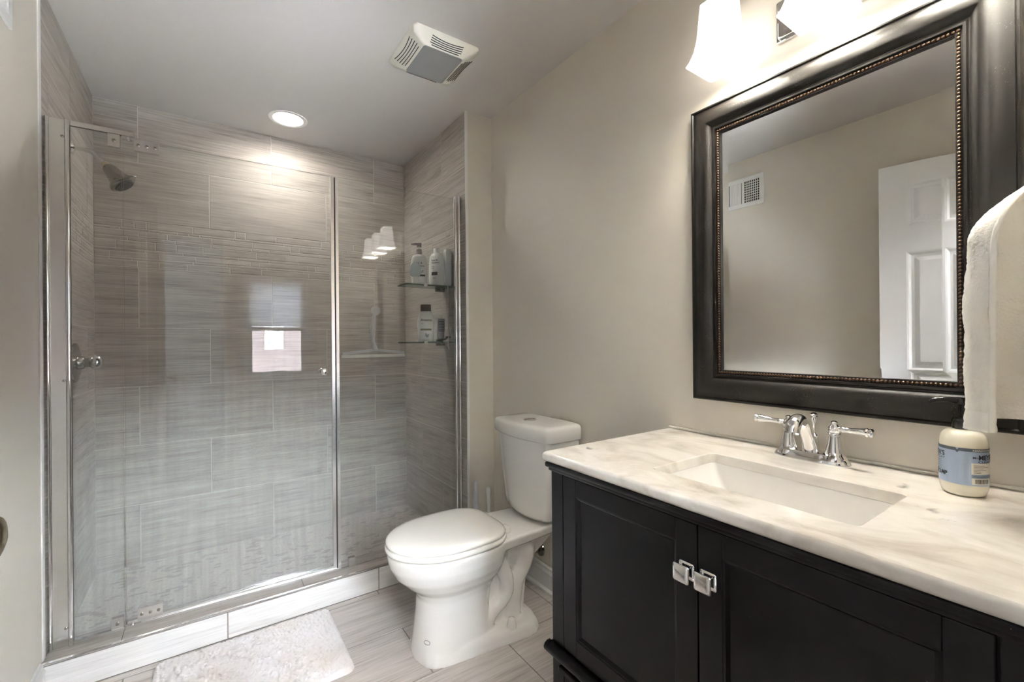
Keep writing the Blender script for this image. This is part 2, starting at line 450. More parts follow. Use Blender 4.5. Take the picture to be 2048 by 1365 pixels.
def put_rect(bm, fn, x0, x1, y0, y1, n=8, mi=0):
    a = [bm.verts.new(fn(x0 + (x1 - x0) * i / n, y0)) for i in range(n + 1)]
    b = [bm.verts.new(fn(x0 + (x1 - x0) * i / n, y1)) for i in range(n + 1)]
    for i in range(n): bm.faces.new((a[i], a[i + 1], b[i + 1], b[i])).material_index = mi

# tiles: list of (u0,u1,v0,v1); fn(u,v,h) -> point, h = height above the grout plane
def tiles_mesh(bm, tl, fn, gap=0.0036, h=0.0015, mi=0):
    uvl = bm.loops.layers.uv.get('UVMap') or bm.loops.layers.uv.new('UVMap')
    up = (Vector(fn(0, 0, 1)) - Vector(fn(0, 0, 0)))
    for (u0, u1, v0, v1) in tl:
        if u1 - u0 < 0.006 or v1 - v0 < 0.006: continue
        g = gap / 2; e = 0.0012; ro, rv = random.uniform(0, 50), random.uniform(0, 50)
        base = [(u0 + g, v0 + g), (u1 - g, v0 + g), (u1 - g, v1 - g), (u0 + g, v1 - g)]
        top = [(u0 + g + e, v0 + g + e), (u1 - g - e, v0 + g + e), (u1 - g - e, v1 - g - e), (u0 + g + e, v1 - g - e)]
        B = [bm.verts.new(fn(u, v, 0.0002)) for u, v in base]; T = [bm.verts.new(fn(u, v, h)) for u, v in top]
        quads = [(T, top)] + [((B[i], B[(i + 1) % 4], T[(i + 1) % 4], T[i]), (base[i], base[(i + 1) % 4], top[(i + 1) % 4], top[i])) for i in range(4)]
        for vs, uvs in quads:
            f = bm.faces.new(vs); f.material_index = mi
            for l, (u, v) in zip(f.loops, uvs): l[uvl].uv = (u + ro, v + rv)
        f = T[0].link_faces
        for ff in set(x for t in T for x in t.link_faces):
            ff.normal_update()
            if ff.normal.dot(up) < -0.01: ff.normal_flip()

ROWS = [0.03, 0.035 + 0.31, 0.655, 0.965, 1.272, 1.592, 1.835, 2.142, CEIL]
def wall_tiles(u0, u1, j0, W=0.62):
    out = []
    for i, (a, b) in enumerate(zip(ROWS[:-1], ROWS[1:])):
        if i == 5: continue
        off = {0: 0, 1: .5, 2: 0, 3: .5, 4: 0, 6: .5, 7: 0}[i]
        x = j0 + off * W
        while x > u0: x -= W
        while x < u1:
            out.append((max(x, u0), min(x + W, u1), a, b)); x += W
    return out
MOS = [.034, .014, .030, .016, .042, .020, .034, .014, .039]   # strip heights of the mosaic band
def mosaic(u0, u1, seed):
    rr = random.Random(seed); out = []; z = ROWS[5]; k = (ROWS[6] - ROWS[5]) / sum(MOS)
    for hgt in MOS:
        x = u0 - rr.uniform(0, .12)
        while x < u1:
            w = rr.choice((.05, .09, .12, .16, .20, .26)); out.append((max(x, u0), min(x + w, u1), z, z + hgt * k)); x += w
        z += hgt * k
    return out

# ================================================================== SETTING
# floor: 12 x 24 tiles running along x
bm = bmesh.new()
box(bm, XL - .1, XR + .1, -.12, YB + .1, -0.12, -0.0015)
tl = []
yrow = 1.783
while yrow > -.12: yrow -= .303
k = 0
while yrow < YJ:
    off = {0: .66, 1: .355}[round((1.783 - yrow) / .303) % 2]
    off = .355 if round((1.783 - yrow) / .303) % 2 == 0 else .66
    x = off
    while x > XL: x -= .61
    while x < XR:
        tl.append((max(x, XL), min(x + .61, XR), max(yrow, -.12), min(yrow + .303, YJ))); x += .61
    yrow += .303
tiles_mesh(bm, tl, lambda u, v, h: (u, v, h - .0015), gap=.004, mi=1)
struct('floor', bm, [M_groutd, M_floor], recalc=False)

# shower pan
bm = bmesh.new(); box(bm, XL, XJ, YJ + .02, YB, 0.0, .03)
struct('floor_shower', bm, M_sfloor)

# ceiling
LX, LY, LR = .38, 2.745, .078
def ray_rect(a):
    c, s_ = math.cos(a), math.sin(a); t = []
    if abs(c) > 1e-6: t.append(((XR + .1 if c > 0 else XL - .1) - LX) / c)
    if abs(s_) > 1e-6: t.append(((YB + .1 if s_ > 0 else -.12) - LY) / s_)
    t = min(t); return (LX + c * t, LY + s_ * t)
ang = sorted([2 * math.pi * k / 64 for k in range(64)] + [math.atan2(y - LY, x - LX) % (2 * math.pi) for x in (XL - .1, XR + .1) for y in (-.12, YB + .1)])
bm = bmesh.new()
loft(bm, [[(*ray_rect(a), CEIL + .1) for a in ang], [(*ray_rect(a), CEIL) for a in ang], [(LX + LR * math.cos(a), LY + LR * math.sin(a), CEIL) for a in ang], [(LX + LR * math.cos(a), LY + LR * math.sin(a), CEIL + .06) for a in ang], [(LX + .001 * math.cos(a), LY + .001 * math.sin(a), CEIL + .06) for a in ang]], True, True)
struct('ceiling', bm, M_ceil, recalc=True)
bm = bmesh.new(); box(bm, -1.2, XR + .1, -1.9, -.12, CEIL + .02, CEIL + .1)
struct('ceiling_hall', bm, M_ceil)

# back wall (tiled)
bm = bmesh.new(); box(bm, XL - .1, XR + .1, YB, YB + .1, 0, CEIL)
T = wall_tiles(XL, XJ, -.295, .62) + mosaic(XL, XJ, 3)
tiles_mesh(bm, T, lambda u, v, h: (u, YB - h, v), mi=1)
struct('wall_back', bm, [M_grout, M_tile], recalc=False)

# left wall: painted part and tiled part
bm = bmesh.new(); box(bm, XL - .1, XL, -.12, 2.150, 0, CEIL)
struct('wall_left', bm, M_wall)
bm = bmesh.new(); box(bm, XL - .1, XL - .0005, 2.150, YB, 0, CEIL)
T = wall_tiles(2.172, YB, 2.58, .62) + mosaic(2.172, YB, 5)
tiles_mesh(bm, T, lambda u, v, h: (XL - .0005 + h, u, v), mi=1)
struct('wall_shower_left', bm, [M_grout, M_tile], recalc=False)
bm = bmesh.new(); box(bm, XL, XL + .004, 2.146, 2.172, 0, CEIL, .0015)
struct('trim_1', bm, M_white)

# right wall, painted
bm = bmesh.new(); box(bm, XR, XR + .1, -.12, YJ + .02, 0, CEIL)
struct('wall_right', bm, M_wall)
# return wall beside the shower (painted front, tiled side)
bm = bmesh.new(); box(bm, XJ + .008, XR + .1, YJ, YB, 0, CEIL)
struct('wall_return', bm, M_wall)
bm = bmesh.new(); box(bm, XJ, XJ + .008, YJ + .004, YB, 0, CEIL)
T = wall_tiles(YJ + .006, YB, 2.425, .62) + mosaic(YJ + .006, YB, 9)
tiles_mesh(bm, T, lambda u, v, h: (XJ - h, u, v), mi=1)
struct('wall_shower_right', bm, [M_grout, M_tile], recalc=False)
bm = bmesh.new(); box(bm, XJ - .004, XJ + .010, YJ - .003, YJ + .006, 0, CEIL, .0015)
struct('trim_2', bm, M_white)

# near wall with doorway and window opening
WX0, WX1, WZ0, WZ1 = .235, .68, .90, 1.73
DX0, DX1, DZ = -.44, .06, 2.06
bm = bmesh.new()
y0, y1 = -.12, YN
box(bm, XL, DX0, y0, y1, 0, CEIL)
box(bm, DX0, DX1, y0, y1, DZ, CEIL)
box(bm, DX1, WX0, y0, y1, 0, CEIL)
box(bm, WX0, WX1, y0, y1, 0, WZ0)
box(bm, WX0, WX1, y0, y1, WZ1, CEIL)
box(bm, WX1, XR, y0, y1, 0, CEIL)
struct('wall_front', bm, M_wall)
# hall walls
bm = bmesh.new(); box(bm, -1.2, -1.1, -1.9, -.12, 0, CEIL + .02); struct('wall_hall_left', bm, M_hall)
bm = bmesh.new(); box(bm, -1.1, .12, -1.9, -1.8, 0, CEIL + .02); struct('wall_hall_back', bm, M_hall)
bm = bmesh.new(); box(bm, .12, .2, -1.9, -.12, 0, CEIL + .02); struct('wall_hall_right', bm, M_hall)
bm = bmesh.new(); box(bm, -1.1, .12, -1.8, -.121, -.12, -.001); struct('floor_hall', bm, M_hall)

# window: frame, sashes, panes, lift
win = bpy.data.objects.new('window_1', None); COL.objects.link(win); win.location = ((WX0 + WX1) / 2, YN, WZ0); win['kind'] = 'structure'
bm = bmesh.new()
box(bm, WX0 - .03, WX0, YN, YN + .012, WZ0 - .03, WZ1 + .03, .003); box(bm, WX1, WX1 + .03, YN, YN + .012, WZ0 - .03, WZ1 + .03, .003)
box(bm, WX0, WX1, YN, YN + .012, WZ1, WZ1 + .03, .003); box(bm, WX0 - .03, WX1 + .03, YN, YN + .03, WZ0 - .03, WZ0, .003)
finish('window_casing', bm, M_sash, win)
zm = 1.31
for z0, z1, yy in ((WZ0, zm + .015, -.03), (zm - .015, WZ1, -.055)):
    bm = bmesh.new()
    box(bm, WX0, WX0 + .03, yy - .012, yy + .012, z0, z1, .003); box(bm, WX1 - .03, WX1, yy - .012, yy + .012, z0, z1, .003)
    box(bm, WX0 + .03, WX1 - .03, yy - .012, yy + .012, z0, z0 + .035, .003); box(bm, WX0 + .03, WX1 - .03, yy - .012, yy + .012, z1 - .03, z1, .003)
    s = finish('sash', bm, M_sash, win)
    bm = bmesh.new(); box(bm, WX0 + .03, WX1 - .03, yy - .002, yy + .002, z0 + .035, z1 - .03)
    finish('pane', bm, M_winglass, s)
bm = bmesh.new(); tube(bm, catmull([(.42, -.018, WZ0 + .018), (.425, -.008, WZ0 + .034), (.47, -.004, WZ0 + .038), (.515, -.008, WZ0 + .034), (.52, -.018, WZ0 + .018)], 5), .006, 8)
finish('sash_lift', bm, M_sash, win, 60)

bl = thing('mini_blind', 'white slatted mini blind lowered over the upper half of the window', 'window blind', ((WX0 + WX1) / 2, YN - .012, 1.34))
bm = bmesh.new(); box(bm, WX0 + .004, WX1 - .004, -.02, YN - .002, WZ1 - .03, WZ1 - .002, .002); finish('headrail', bm, M_blind, bl)
bm = bmesh.new(); z = WZ1 - .04
while z > 1.355:
    p = [(WX0 + .006, -.008, z - .0079), (WX1 - .006, -.008, z - .0079), (WX1 - .006, .008, z + .0079), (WX0 + .006, .008, z + .0079)]
    a = [bm.verts.new(q) for q in p]; b = [bm.verts.new((q[0], q[1], q[2] + .001)) for q in p]
    bm.faces.new(a[::-1]); bm.faces.new(b)
    for i in range(4): bm.faces.new((a[i], a[(i + 1) % 4], b[(i + 1) % 4], b[i]))
    z -= .0165
finish('slats', bm, M_blind, bl)
bm = bmesh.new(); box(bm, WX0 + .005, WX1 - .005, -.014, .014, 1.335, 1.352, .002); finish('bottom_rail', bm, M_blind, bl)
bm = bmesh.new(); cyl(bm, (WX0 + .07, .02, WZ1 - .03), (WX0 + .075, .02, 1.36), .002, 8); finish('tilt_wand', bm, M_blind, bl)

# the brick house seen through the window
hs = thing('brick_house', 'red brick house wall with a white-framed window, seen through the bathroom window', 'house', (.6, -5.2, 0))
bm = bmesh.new(); box(bm, -4, 5, -5.6, -5.2, -1, 1.78); finish('wall', bm, M_brick, hs)
bm = bmesh.new()
hx, hz, hw, hh = .87, 1.38, .155, .31
box(bm, hx - hw, hx + hw, -5.2, -5.13, hz + hh - .09, hz + hh); box(bm, hx - hw, hx + hw, -5.2, -5.13, hz - hh, hz - hh + .08)
box(bm, hx - hw, hx - hw + .045, -5.2, -5.13, hz - hh + .08, hz + hh - .09); box(bm, hx + hw - .045, hx + hw, -5.2, -5.13, hz - hh + .08, hz + hh - .09)
wf = finish('window_frame', bm, M_sash, hs)
bm = bmesh.new(); box(bm, hx - hw + .045, hx + hw - .045, -5.2, -5.17, hz - hh + .08, hz + hh - .09); finish('pane', bm, mat('dull_pane', srgb(96, 100, 102), .3), wf)

# crumpled film hanging along the sill
bm = bmesh.new(); nx, nz = 90, 10; G = []
for i in range(nx + 1):
    row = []
    for j in range(nz + 1):
        u = i / nx; x = .06 + .69 * u; zc = .80 + .10 * u ** 2.2; w = .02 + .05 * u
        z = zc - w + 2 * w * j / nz
        row.append(bm.verts.new((x, YN + .022 + .018 * noise.noise(Vector((x * 9, z * 90 - x * 30, 2))), z + .012 * noise.noise(Vector((x * 11, j * .8, 5))))))
    G.append(row)
for i in range(nx):
    for j in range(nz): bm.faces.new((G[i][j], G[i + 1][j], G[i + 1][j + 1], G[i][j + 1]))
fo = finish('plastic_film', bm, mat('clear_crumpled_film', (0.92, 0.94, 0.96), 0.12, spec=0.9, alpha=0.8), None, 180)
fo.modifiers.new('thick', 'SOLIDIFY').thickness = .001
tag(fo, 'crumpled clear plastic film strung along the wall under the window sill', 'plastic film')

# curb: top and front tiles
bm = bmesh.new(); box(bm, XL, XJ + .001, YJ, YJ + .165, 0, .1115)
xs = [XL, .06, .67, XJ]
tiles_mesh(bm, [(a, b, 0, .107) for a, b in zip(xs[:-1], xs[1:])], lambda u, v, h: (u, YJ - h, v), gap=.004, mi=2)
xt = [XL, -.265, .345, .955, XJ]
tiles_mesh(bm, [(a, b, YJ + .012, YJ + .165) for a, b in zip(xt[:-1], xt[1:])], lambda u, v, h: (u, v, .1115 + h), gap=.003, mi=1)
box(bm, XL, XJ, YJ - .003, YJ + .011, .1085, .1145, .0015, 1, 3)
struct('trim_curb', bm, [M_groutd, M_tile, M_curbface, M_brushed], recalc=False)

# baseboards
def baseboard(name, fn, L0, L1):
    prof = [(0, 0), (.022, 0), (.022, .012), (.014, .022), (.013, .022), (.013, .088), (.016, .092), (.012, .100), (.009, .106), (.009, .114), (.004, .122), (0, .122)]
    bm = bmesh.new(); loft(bm, [[fn(L, d, z) for d, z in prof] for L in (L0, L1)])
    return struct(name, bm, M_white)
baseboard('baseboard_right', lambda L, d, z: (XR - d, L, z), .94, YJ)
baseboard('baseboard_return', lambda L, d, z: (L, YJ - d, z), XJ + .01, XR - .02)
baseboard('baseboard_left', lambda L, d, z: (XL + d, L, z), .9, YJ - .002)
baseboard('baseboard_front', lambda L, d, z: (L, YN + d, z), .12, .765)

# door (open against the left wall)
dr = bpy.data.objects.new('door_1', None); COL.objects.link(dr); dr.location = (-.43, .06, 0); dr['kind'] = 'structure'
HX, HY, FX, FY = -.425, .055, -.290, .825     # hinge and free edge (face towards the room passes x=-.285 at the free edge)
dd = Vector((FX - HX, FY - HY, 0)); DW = dd.length; dd.normalize(); dn = Vector((dd.y, -dd.x, 0))   # dn points to the room
def dpt(u, t, z): return Vector((HX, HY, 0)) + dd * u + dn * t + Vector((0, 0, z))
def dbox(bm, u0, u1, t0, t1, z0, z1):
    c = [dpt(u, t, z) for z in (z0, z1) for (u, t) in ((u0, t0), (u1, t0), (u1, t1), (u0, t1))]
    V = [bm.verts.new(p) for p in c]
    for q in ((3, 2, 1, 0), (4, 5, 6, 7), (0, 1, 5, 4), (1, 2, 6, 5), (2, 3, 7, 6), (3, 0, 4, 7)): bm.faces.new([V[i] for i in q])
DZ0, DZ1 = .012, 2.065
cols = [(.105, DW / 2 - .045), (DW / 2 + .045, DW - .105)]
prow = [(.22, .84), (1.02, 1.62), (1.745, 1.965)]
bm = bmesh.new()
dbox(bm, 0, DW, 0, .024, DZ0, DZ1)
zs = [DZ0] + [v for r_ in prow for v in r_] + [DZ1]
for i in range(0, len(zs), 2): dbox(bm, 0, DW, .024, .036, zs[i], zs[i + 1])
for (z0, z1) in prow:
    dbox(bm, 0, .105, .024, .036, z0, z1); dbox(bm, DW - .105, DW, .024, .036, z0, z1); dbox(bm, DW / 2 - .045, DW / 2 + .045, .024, .036, z0, z1)
finish('leaf', bm, M_doorw, dr)
for (z0, z1) in prow:
    for (u0, u1) in cols:
        bm = bmesh.new()
        def rg(i, t): return [dpt(u0 + i, t, z0 + i), dpt(u1 - i, t, z0 + i), dpt(u1 - i, t, z1 - i), dpt(u0 + i, t, z1 - i)]
        loft(bm, [rg(0, .036), rg(.008, .034), rg(.018, .026), rg(.030, .025), rg(.048, .033), rg(.05, .0335)], False, True)
        finish('raised_panel', bm, M_doorw, dr)
bm = bmesh.new()
lathe(bm, [(.032, 0), (.032, .006), (.012, .012), (.011, .03), (.018, .036), (.027, .046), (.029, .056), (.025, .066), (.012, .072)], dpt(DW - .062, .036, .968), dn, 28)
finish('door_knob', bm, M_brass, dr, 40)

# ================================================================== SHOWER ENCLOSURE
TOPZ = 1.968
def gy(x): return YG - .012 * (x + .43)       # enclosure runs very slightly out of square
lj = thing('shower_jamb', 'wide chrome wall jamb at the left end of the shower glass', 'shower frame', (XL + .03, YG, .114))
bm = bmesh.new(); box(bm, XL + .003, XL + .064, YG - .010, YG + .012, .1145, 1.990, .002); finish('channel', bm, M_brushed, lj)
for xx, rr in ((XL + .009, .0075), (XL + .062, .0085)):
    bm = bmesh.new(); cyl(bm, (xx, YG - .009, .1145), (xx, YG - .009, 1.990), rr, 16); finish('rounded_edge', bm, M_chrome, lj, 40)
for zz in (.18, 1.06, 1.93):
    bm = bmesh.new(); lathe(bm, [(.0045, 0), (.0045, .0015), (.002, .003)], (XL + .049, YG - .010, zz), (0, -1, 0), 14); finish('screw', bm, M_chrome_d, lj, 40)
rj = thing('shower_jamb', 'narrow chrome wall jamb at the right end of the shower glass', 'shower frame', (XJ - .02, YG, .114))
yr = gy(XJ)
bm = bmesh.new(); box(bm, XJ - .036, XJ - .0035, yr - .010, yr + .012, .1145, 1.985, .002); finish('channel', bm, M_brushed, rj)
for xx, rr in ((XJ - .034, .007), (XJ - .011, .007)):
    bm = bmesh.new(); cyl(bm, (xx, yr - .009, .1145), (xx, yr - .009, 1.985), rr, 16); finish('rounded_edge', bm, M_chrome, rj, 40)

def slab(bm, x0, x1, z0, z1, t0=-.004, t1=.004, bev=.0008):
    c = [(x, gy(x) + t, z) for z in (z0, z1) for x, t in ((x0, t0), (x1, t0), (x1, t1), (x0, t1))]
    V = [bm.verts.new(p) for p in c]
    for q in ((3, 2, 1, 0), (4, 5, 6, 7), (0, 1, 5, 4), (1, 2, 6, 5), (2, 3, 7, 6), (3, 0, 4, 7)): bm.faces.new([V[i] for i in q])

M_edge = mat('polished_glass_edge', srgb(150, 176, 164), 0.1)
# fixed strip of glass at the left
lp = thing('fixed_glass_screen', 'narrow fixed shower glass strip beside the left wall jamb', 'shower panel', (-.33, YG, .116))
bm = bmesh.new(); slab(bm, -.402, -.262, .122, 1.975); finish('glass', bm, M_glass, lp)
bm = bmesh.new(); slab(bm, -.408, -.225, 1.975, 1.992, -.008, .008); finish('header_rail', bm, M_brushed, lp)
for z0, z1 in ((1.925, 1.972), (.124, .168)):
    bm = bmesh.new(); slab(bm, -.300, -.266, z0, z1, -.010, .010); c = finish('glass_clamp', bm, M_brushed, lp)
    bm = bmesh.new(); lathe(bm, [(.006, 0), (.006, .002), (.003, .003)], (-.283, gy(-.283) - .010, (z0 + z1) / 2), (0, -1, 0), 14); finish('screw', bm, M_chrome_d, c, 40)
# hinged door
sd = thing('shower_door', 'hinged frameless shower glass door with a small round chrome knob', 'shower door', (.11, YG, .125))
bm = bmesh.new(); slab(bm, -.258, .484, .140, TOPZ); finish('glass', bm, M_glass, sd)
for z0, z1, sgn in ((1.925, 1.968, 1), (.136, .180, -1)):
    bm = bmesh.new(); slab(bm, -.226, -.150, z0, z1, -.010, .010); c = finish('hinge_plate', bm, M_brushed, sd)
    for xx in (-.213, -.188, -.163):
        bm = bmesh.new(); lathe(bm, [(.0055, 0), (.0055, .002), (.003, .003)], (xx, gy(xx) - .010, (z0 + z1) / 2), (0, -1, 0), 14); finish('screw', bm, M_chrome_d, c, 40)
    zz = 1.968 if sgn > 0 else .138
    bm = bmesh.new(); slab(bm, -.261, -.212, zz - .006, zz + .005, -.007, .007); cyl(bm, (-.240, gy(-.24) - .004, zz - .012), (-.240, gy(-.24) - .004, zz + .004), .006, 14)
    finish('hinge_pin', bm, M_chrome, c, 40)
bm = bmesh.new(); slab(bm, .480, .494, .128, TOPZ, -.010, .010); finish('closing_strip', bm, M_brushed, sd)
bm = bmesh.new(); slab(bm, .493, .499, .128, TOPZ - .002, -.006, .006); finish('magnet_gasket', bm, M_black, sd)
bm = bmesh.new(); slab(bm, -.215, .486, .126, .141, -.007, .007); finish('bottom_sweep', bm, M_brushed, sd)
for s in (-1, 1):
    bm = bmesh.new(); lathe(bm, [(.012, .004), (.012, .008), (.007, .011), (.007, .018), (.013, .024), (.0165, .031), (.016, .038), (.009, .043)], (.442, gy(.442), 1.054), (0, s, 0), 24)
    finish('knob', bm, M_chrome, sd, 40)
# fixed right panel
rp = thing('fixed_glass_screen', 'fixed shower glass panel on the right behind the toilet', 'shower panel', (.82, gy(.82), .116))
bm = bmesh.new(); slab(bm, .508, 1.128, .117, TOPZ + .004); finish('glass', bm, M_glass2, rp)
bm = bmesh.new(); slab(bm, .500, .513, .117, TOPZ + .002, -.010, .010); finish('strike_strip', bm, M_brushed, rp)
bm = bmesh.new(); slab(bm, .548, .578, .1150, .158, -.011, .011); finish('foot_clamp', bm, M_brushed, rp)
# threshold track
bm = bmesh.new(); slab(bm, XL + .066, .500, .1148, .1235, -.012, .012); slab(bm, XL + .066, .500, .1235, .128, -.013, -.009)
tag(finish('shower_threshold', bm, M_chrome), 'thin chrome threshold strip on the curb under the shower door', 'threshold')

# shower head
sh = thing('showerhead', 'dark chrome shower head on a short bent arm from the left tiled wall', 'shower head', (XL, 2.575, 2.02))
bm = bmesh.new(); lathe(bm, [(.031, 0), (.030, .006), (.016, .012), (.013, .014)], (XL + .002, 2.575, 2.018), (1, 0, 0), 24); finish('flange', bm, M_chrome, sh, 40)
arm = catmull([(XL + .008, 2.575, 2.018), (XL + .06, 2.572, 2.012), (XL + .085, 2.57, 1.995), (XL + .108, 2.568, 1.968)], 6)
bm = bmesh.new(); tube(bm, arm, .0095, 14); finish('arm', bm, M_chrome, sh, 60)
hd = Vector((.62, -.10, -.78)).normalized(); h0 = Vector(arm[-1]) - hd * .004
bm = bmesh.new(); lathe(bm, [(.012, 0), (.014, .004), (.014, .016), (.012, .018)], h0, hd, 20); finish('collar', bm, mat('pale_nut', srgb(190, 170, 140), .35, metal=.6), sh, 40)
bm = bmesh.new(); lathe(bm, [(.013, .014), (.020, .020), (.026, .034), (.030, .055), (.034, .075), (.044, .092), (.051, .098), (.052, .106), (.047, .110), (.043, .112)], h0, hd, 32); finish('bell', bm, M_chrome_d, sh, 50)
bm = bmesh.new(); lathe(bm, [(.040, .110), (.036, .118), (.020, .119)], h0, hd, 28)
_, ax, ay = frame_of(hd)
for k in range(14):
    a = 2 * math.pi * k / 14; c = h0 + hd * .117 + (ax * math.cos(a) + ay * math.sin(a)) * .028
    lathe(bm, [(.004, 0), (.0025, .004)], c, hd, 8)
finish('spray_face', bm, mat('dark_spray_face', srgb(70, 72, 74), .3), sh, 40)
bm = bmesh.new(); c = h0 + hd * .100 + ax * .0 + Vector((.3, 0, .25)).normalized() * .052; bmesh.ops.create_icosphere(bm, subdivisions=2, radius=.009, matrix=Matrix.Translation(c)); finish('mode_lever', bm, M_chrome, sh, 60)

# shower valve
sv = thing('shower_valve', 'round chrome shower valve handle on the left tiled wall below the shower head', 'shower valve', (XL, 2.62, 1.11))
bm = bmesh.new(); lathe(bm, [(.085, 0), (.083, .006), (.06, .012), (.03, .014)], (XL + .002, 2.62, 1.11), (1, 0, 0), 36); finish('escutcheon', bm, M_chrome_d, sv, 40)
bm = bmesh.new(); lathe(bm, [(.030, .012), (.027, .03), (.024, .034), (.02, .036), (.02, .05)], (XL, 2.62, 1.11), (1, 0, 0), 28); finish('sleeve', bm, M_chrome_d, sv, 40)
bm = bmesh.new(); lathe(bm, [(.012, .048), (.022, .052), (.031, .06), (.034, .072), (.031, .084), (.022, .092), (.01, .095)], (XL, 2.62, 1.11), (1, 0, 0), 28); finish('handle', bm, M_chrome, sv, 60)

# glass corner shelves
def shelf(z, lab):
    r = thing('glass_shelf', lab, 'shelf', (1.02, 2.33, z), 'glass shower shelves')
    bm = bmesh.new(); box(bm, .876, XJ - .002, 2.272, 2.400, z - .004, z + .004, .001); finish('glass_board', bm, M_shelfglass, r)
    for xx, yy in ((.985, 2.272), (1.135, 2.392)):
        bm = bmesh.new(); cyl(bm, (xx, yy - .008, z), (xx, yy + .02, z), .011, 18); finish('support_peg', bm, M_chrome, r, 40)
    bm = bmesh.new(); box(bm, 1.10, XJ - .002, 2.385, 2.397, z - .020, z - .0042, .002); finish('bracket', bm, M_chrome_d, r)
Z1, Z2 = 1.500, 1.184
shelf(Z1, 'upper glass shower shelf holding the tall white bottles')
shelf(Z2, 'lower glass shower shelf holding the brown-capped lotion bottle')
zb = Z1 + .0042; zl = Z2 + .0042

def oval_bottle(name, bm, cx, cy, rot, prof, e=2.6, n=36):
    """prof: (half width, half depth, z)"""
    c, s = math.cos(rot), math.sin(rot); rings = []
    for w, d, z in prof: rings.append([(cx + c * x - s * y, cy + s * x + c * y, z) for x, y in superell(w, d, e, n)])
    loft(bm, rings)
def front_fn(cx, cy, rot, w, d, z0, e=2.6, off=.0006):
    """maps label coords (x across, z up) onto the camera-side face of an oval bottle"""
    c, s = math.cos(rot), math.sin(rot)
    def f(x, z):
        xx = max(-w * .985, min(w * .985, x)); y = -(d * (1 - abs(xx / w) ** e) ** (1 / e)) - off
        return (cx + c * xx - s * y, cy + s * xx + c * y, z0 + z)
    return f

# pump shampoo
cx, cy, rt = .978, 2.335, -.42
b1 = thing('shampoo_bottle', 'white pump shampoo bottle with mauve pump on the upper glass shelf', 'bottle', (cx, cy, zb))
bm = bmesh.new(); oval_bottle('b', bm, cx, cy, rt, [(.040, .024, zb), (.044, .028, zb + .006), (.046, .030, zb + .06), (.045, .030, zb + .12), (.041, .028, zb + .150), (.034, .025, zb + .163), (.018, .018, zb + .168), (.016, .016, zb + .170)])
body = finish('bottle_body', bm, M_bottle, b1, 50)
fn = front_fn(cx, cy, rt, .0455, .030, zb)
bm = bmesh.new()
put_text(bm, 'head &', .017, fn, -.030, .114, bold=.0002); put_text(bm, 'shoulders', .016, fn, -.034, .099, bold=.0002)
put_text(bm, '2in1', .022, fn, -.012, .066, bold=.0006)
put_text(bm, 'shampoo + conditioner', .0055, fn, -.026, .090); put_text(bm, 'classic clean', .006, fn, -.034, .083)
put_text(bm, '22.9 fl oz', .006, fn, -.012, .008)
finish('lettering', bm, M_ink, body, recalc=False)
bm = bmesh.new(); put_rect(bm, fn, -.002, .032, .046, .056); finish('label_band', bm, M_ink, body, recalc=False)
bm = bmesh.new(); cyl(bm, (cx, cy, zb + .170), (cx, cy, zb + .198), .0165, 24, .0155); finish('pump_collar', bm, M_mauve, b1, 40)
bm = bmesh.new(); cyl(bm, (cx, cy, zb + .198), (cx, cy, zb + .218), .006, 14); finish('pump_stem', bm, M_bottle, b1, 40)
bm = bmesh.new(); cyl(bm, (cx, cy, zb + .214), (cx, cy, zb + .234), .013, 20, .014); tube(bm, [(cx, cy, zb + .228), (cx - .022, cy + .008, zb + .230), (cx - .042, cy + .014, zb + .227)], [.009, .007, .004], 12); finish('pump_head', bm, M_mauve, b1, 50)

# plain shampoo bottle (flip top missing, turned side on)
cx, cy, rt = 1.083, 2.335, -1.05
b2 = thing('shampoo_bottle', 'white shampoo bottle without a pump, middle of the upper glass shelf', 'bottle', (cx, cy, zb))
bm = bmesh.new(); oval_bottle('b', bm, cx, cy, rt, [(.040, .026, zb), (.043, .029, zb + .006), (.045, .031, zb + .07), (.044, .030, zb + .13), (.040, .028, zb + .165), (.032, .024, zb + .182), (.017, .016, zb + .190), (.0155, .0155, zb + .191), (.0155, .0155, zb + .214), (.014, .014, zb + .216)])
body = finish('bottle_body', bm, M_bottle, b2, 50)
fn = front_fn(cx, cy, rt, .0448, .031, zb)
bm = bmesh.new(); put_text(bm, 'head &', .014, fn, -.012, .140, bold=.0002); put_text(bm, 'shoulders', .012, fn, -.012, .127, bold=.0002)
put_text(bm, 'classic', .008, fn, -.012, .108); put_text(bm, 'clean', .008, fn, -.012, .098); put_text(bm, '2in1', .013, fn, -.004, .040)
finish('lettering', bm, M_ink, body, recalc=False)
bm = bmesh.new(); put_rect(bm, fn, -.012, .026, .060, .078); finish('label_band', bm, M_ink, body, recalc=False)

# tall white box-shaped bottle at the far right of the shelf
b3 = thing('conditioner_bottle', 'tall plain white flat-topped bottle at the right end of the upper glass shelf', 'bottle', (1.135, 2.305, zb))
bm = bmesh.new(); R = rrect(.020, .022, .008)
loft(bm, [[(1.135 + x * k, 2.303 + y * k, z) for x, y in R] for k, z in ((.9, zb), (1, zb + .004), (1, zb + .190), (.93, zb + .197))]); finish('bottle_body', bm, M_bottle, b3, 40)
bm = bmesh.new(); loft(bm, [[(1.135 + x * k, 2.303 + y * k, z) for x, y in R] for k, z in ((.80, zb + .197), (.80, zb + .208), (.72, zb + .211))]); finish('cap', bm, M_bottle, b3, 40)

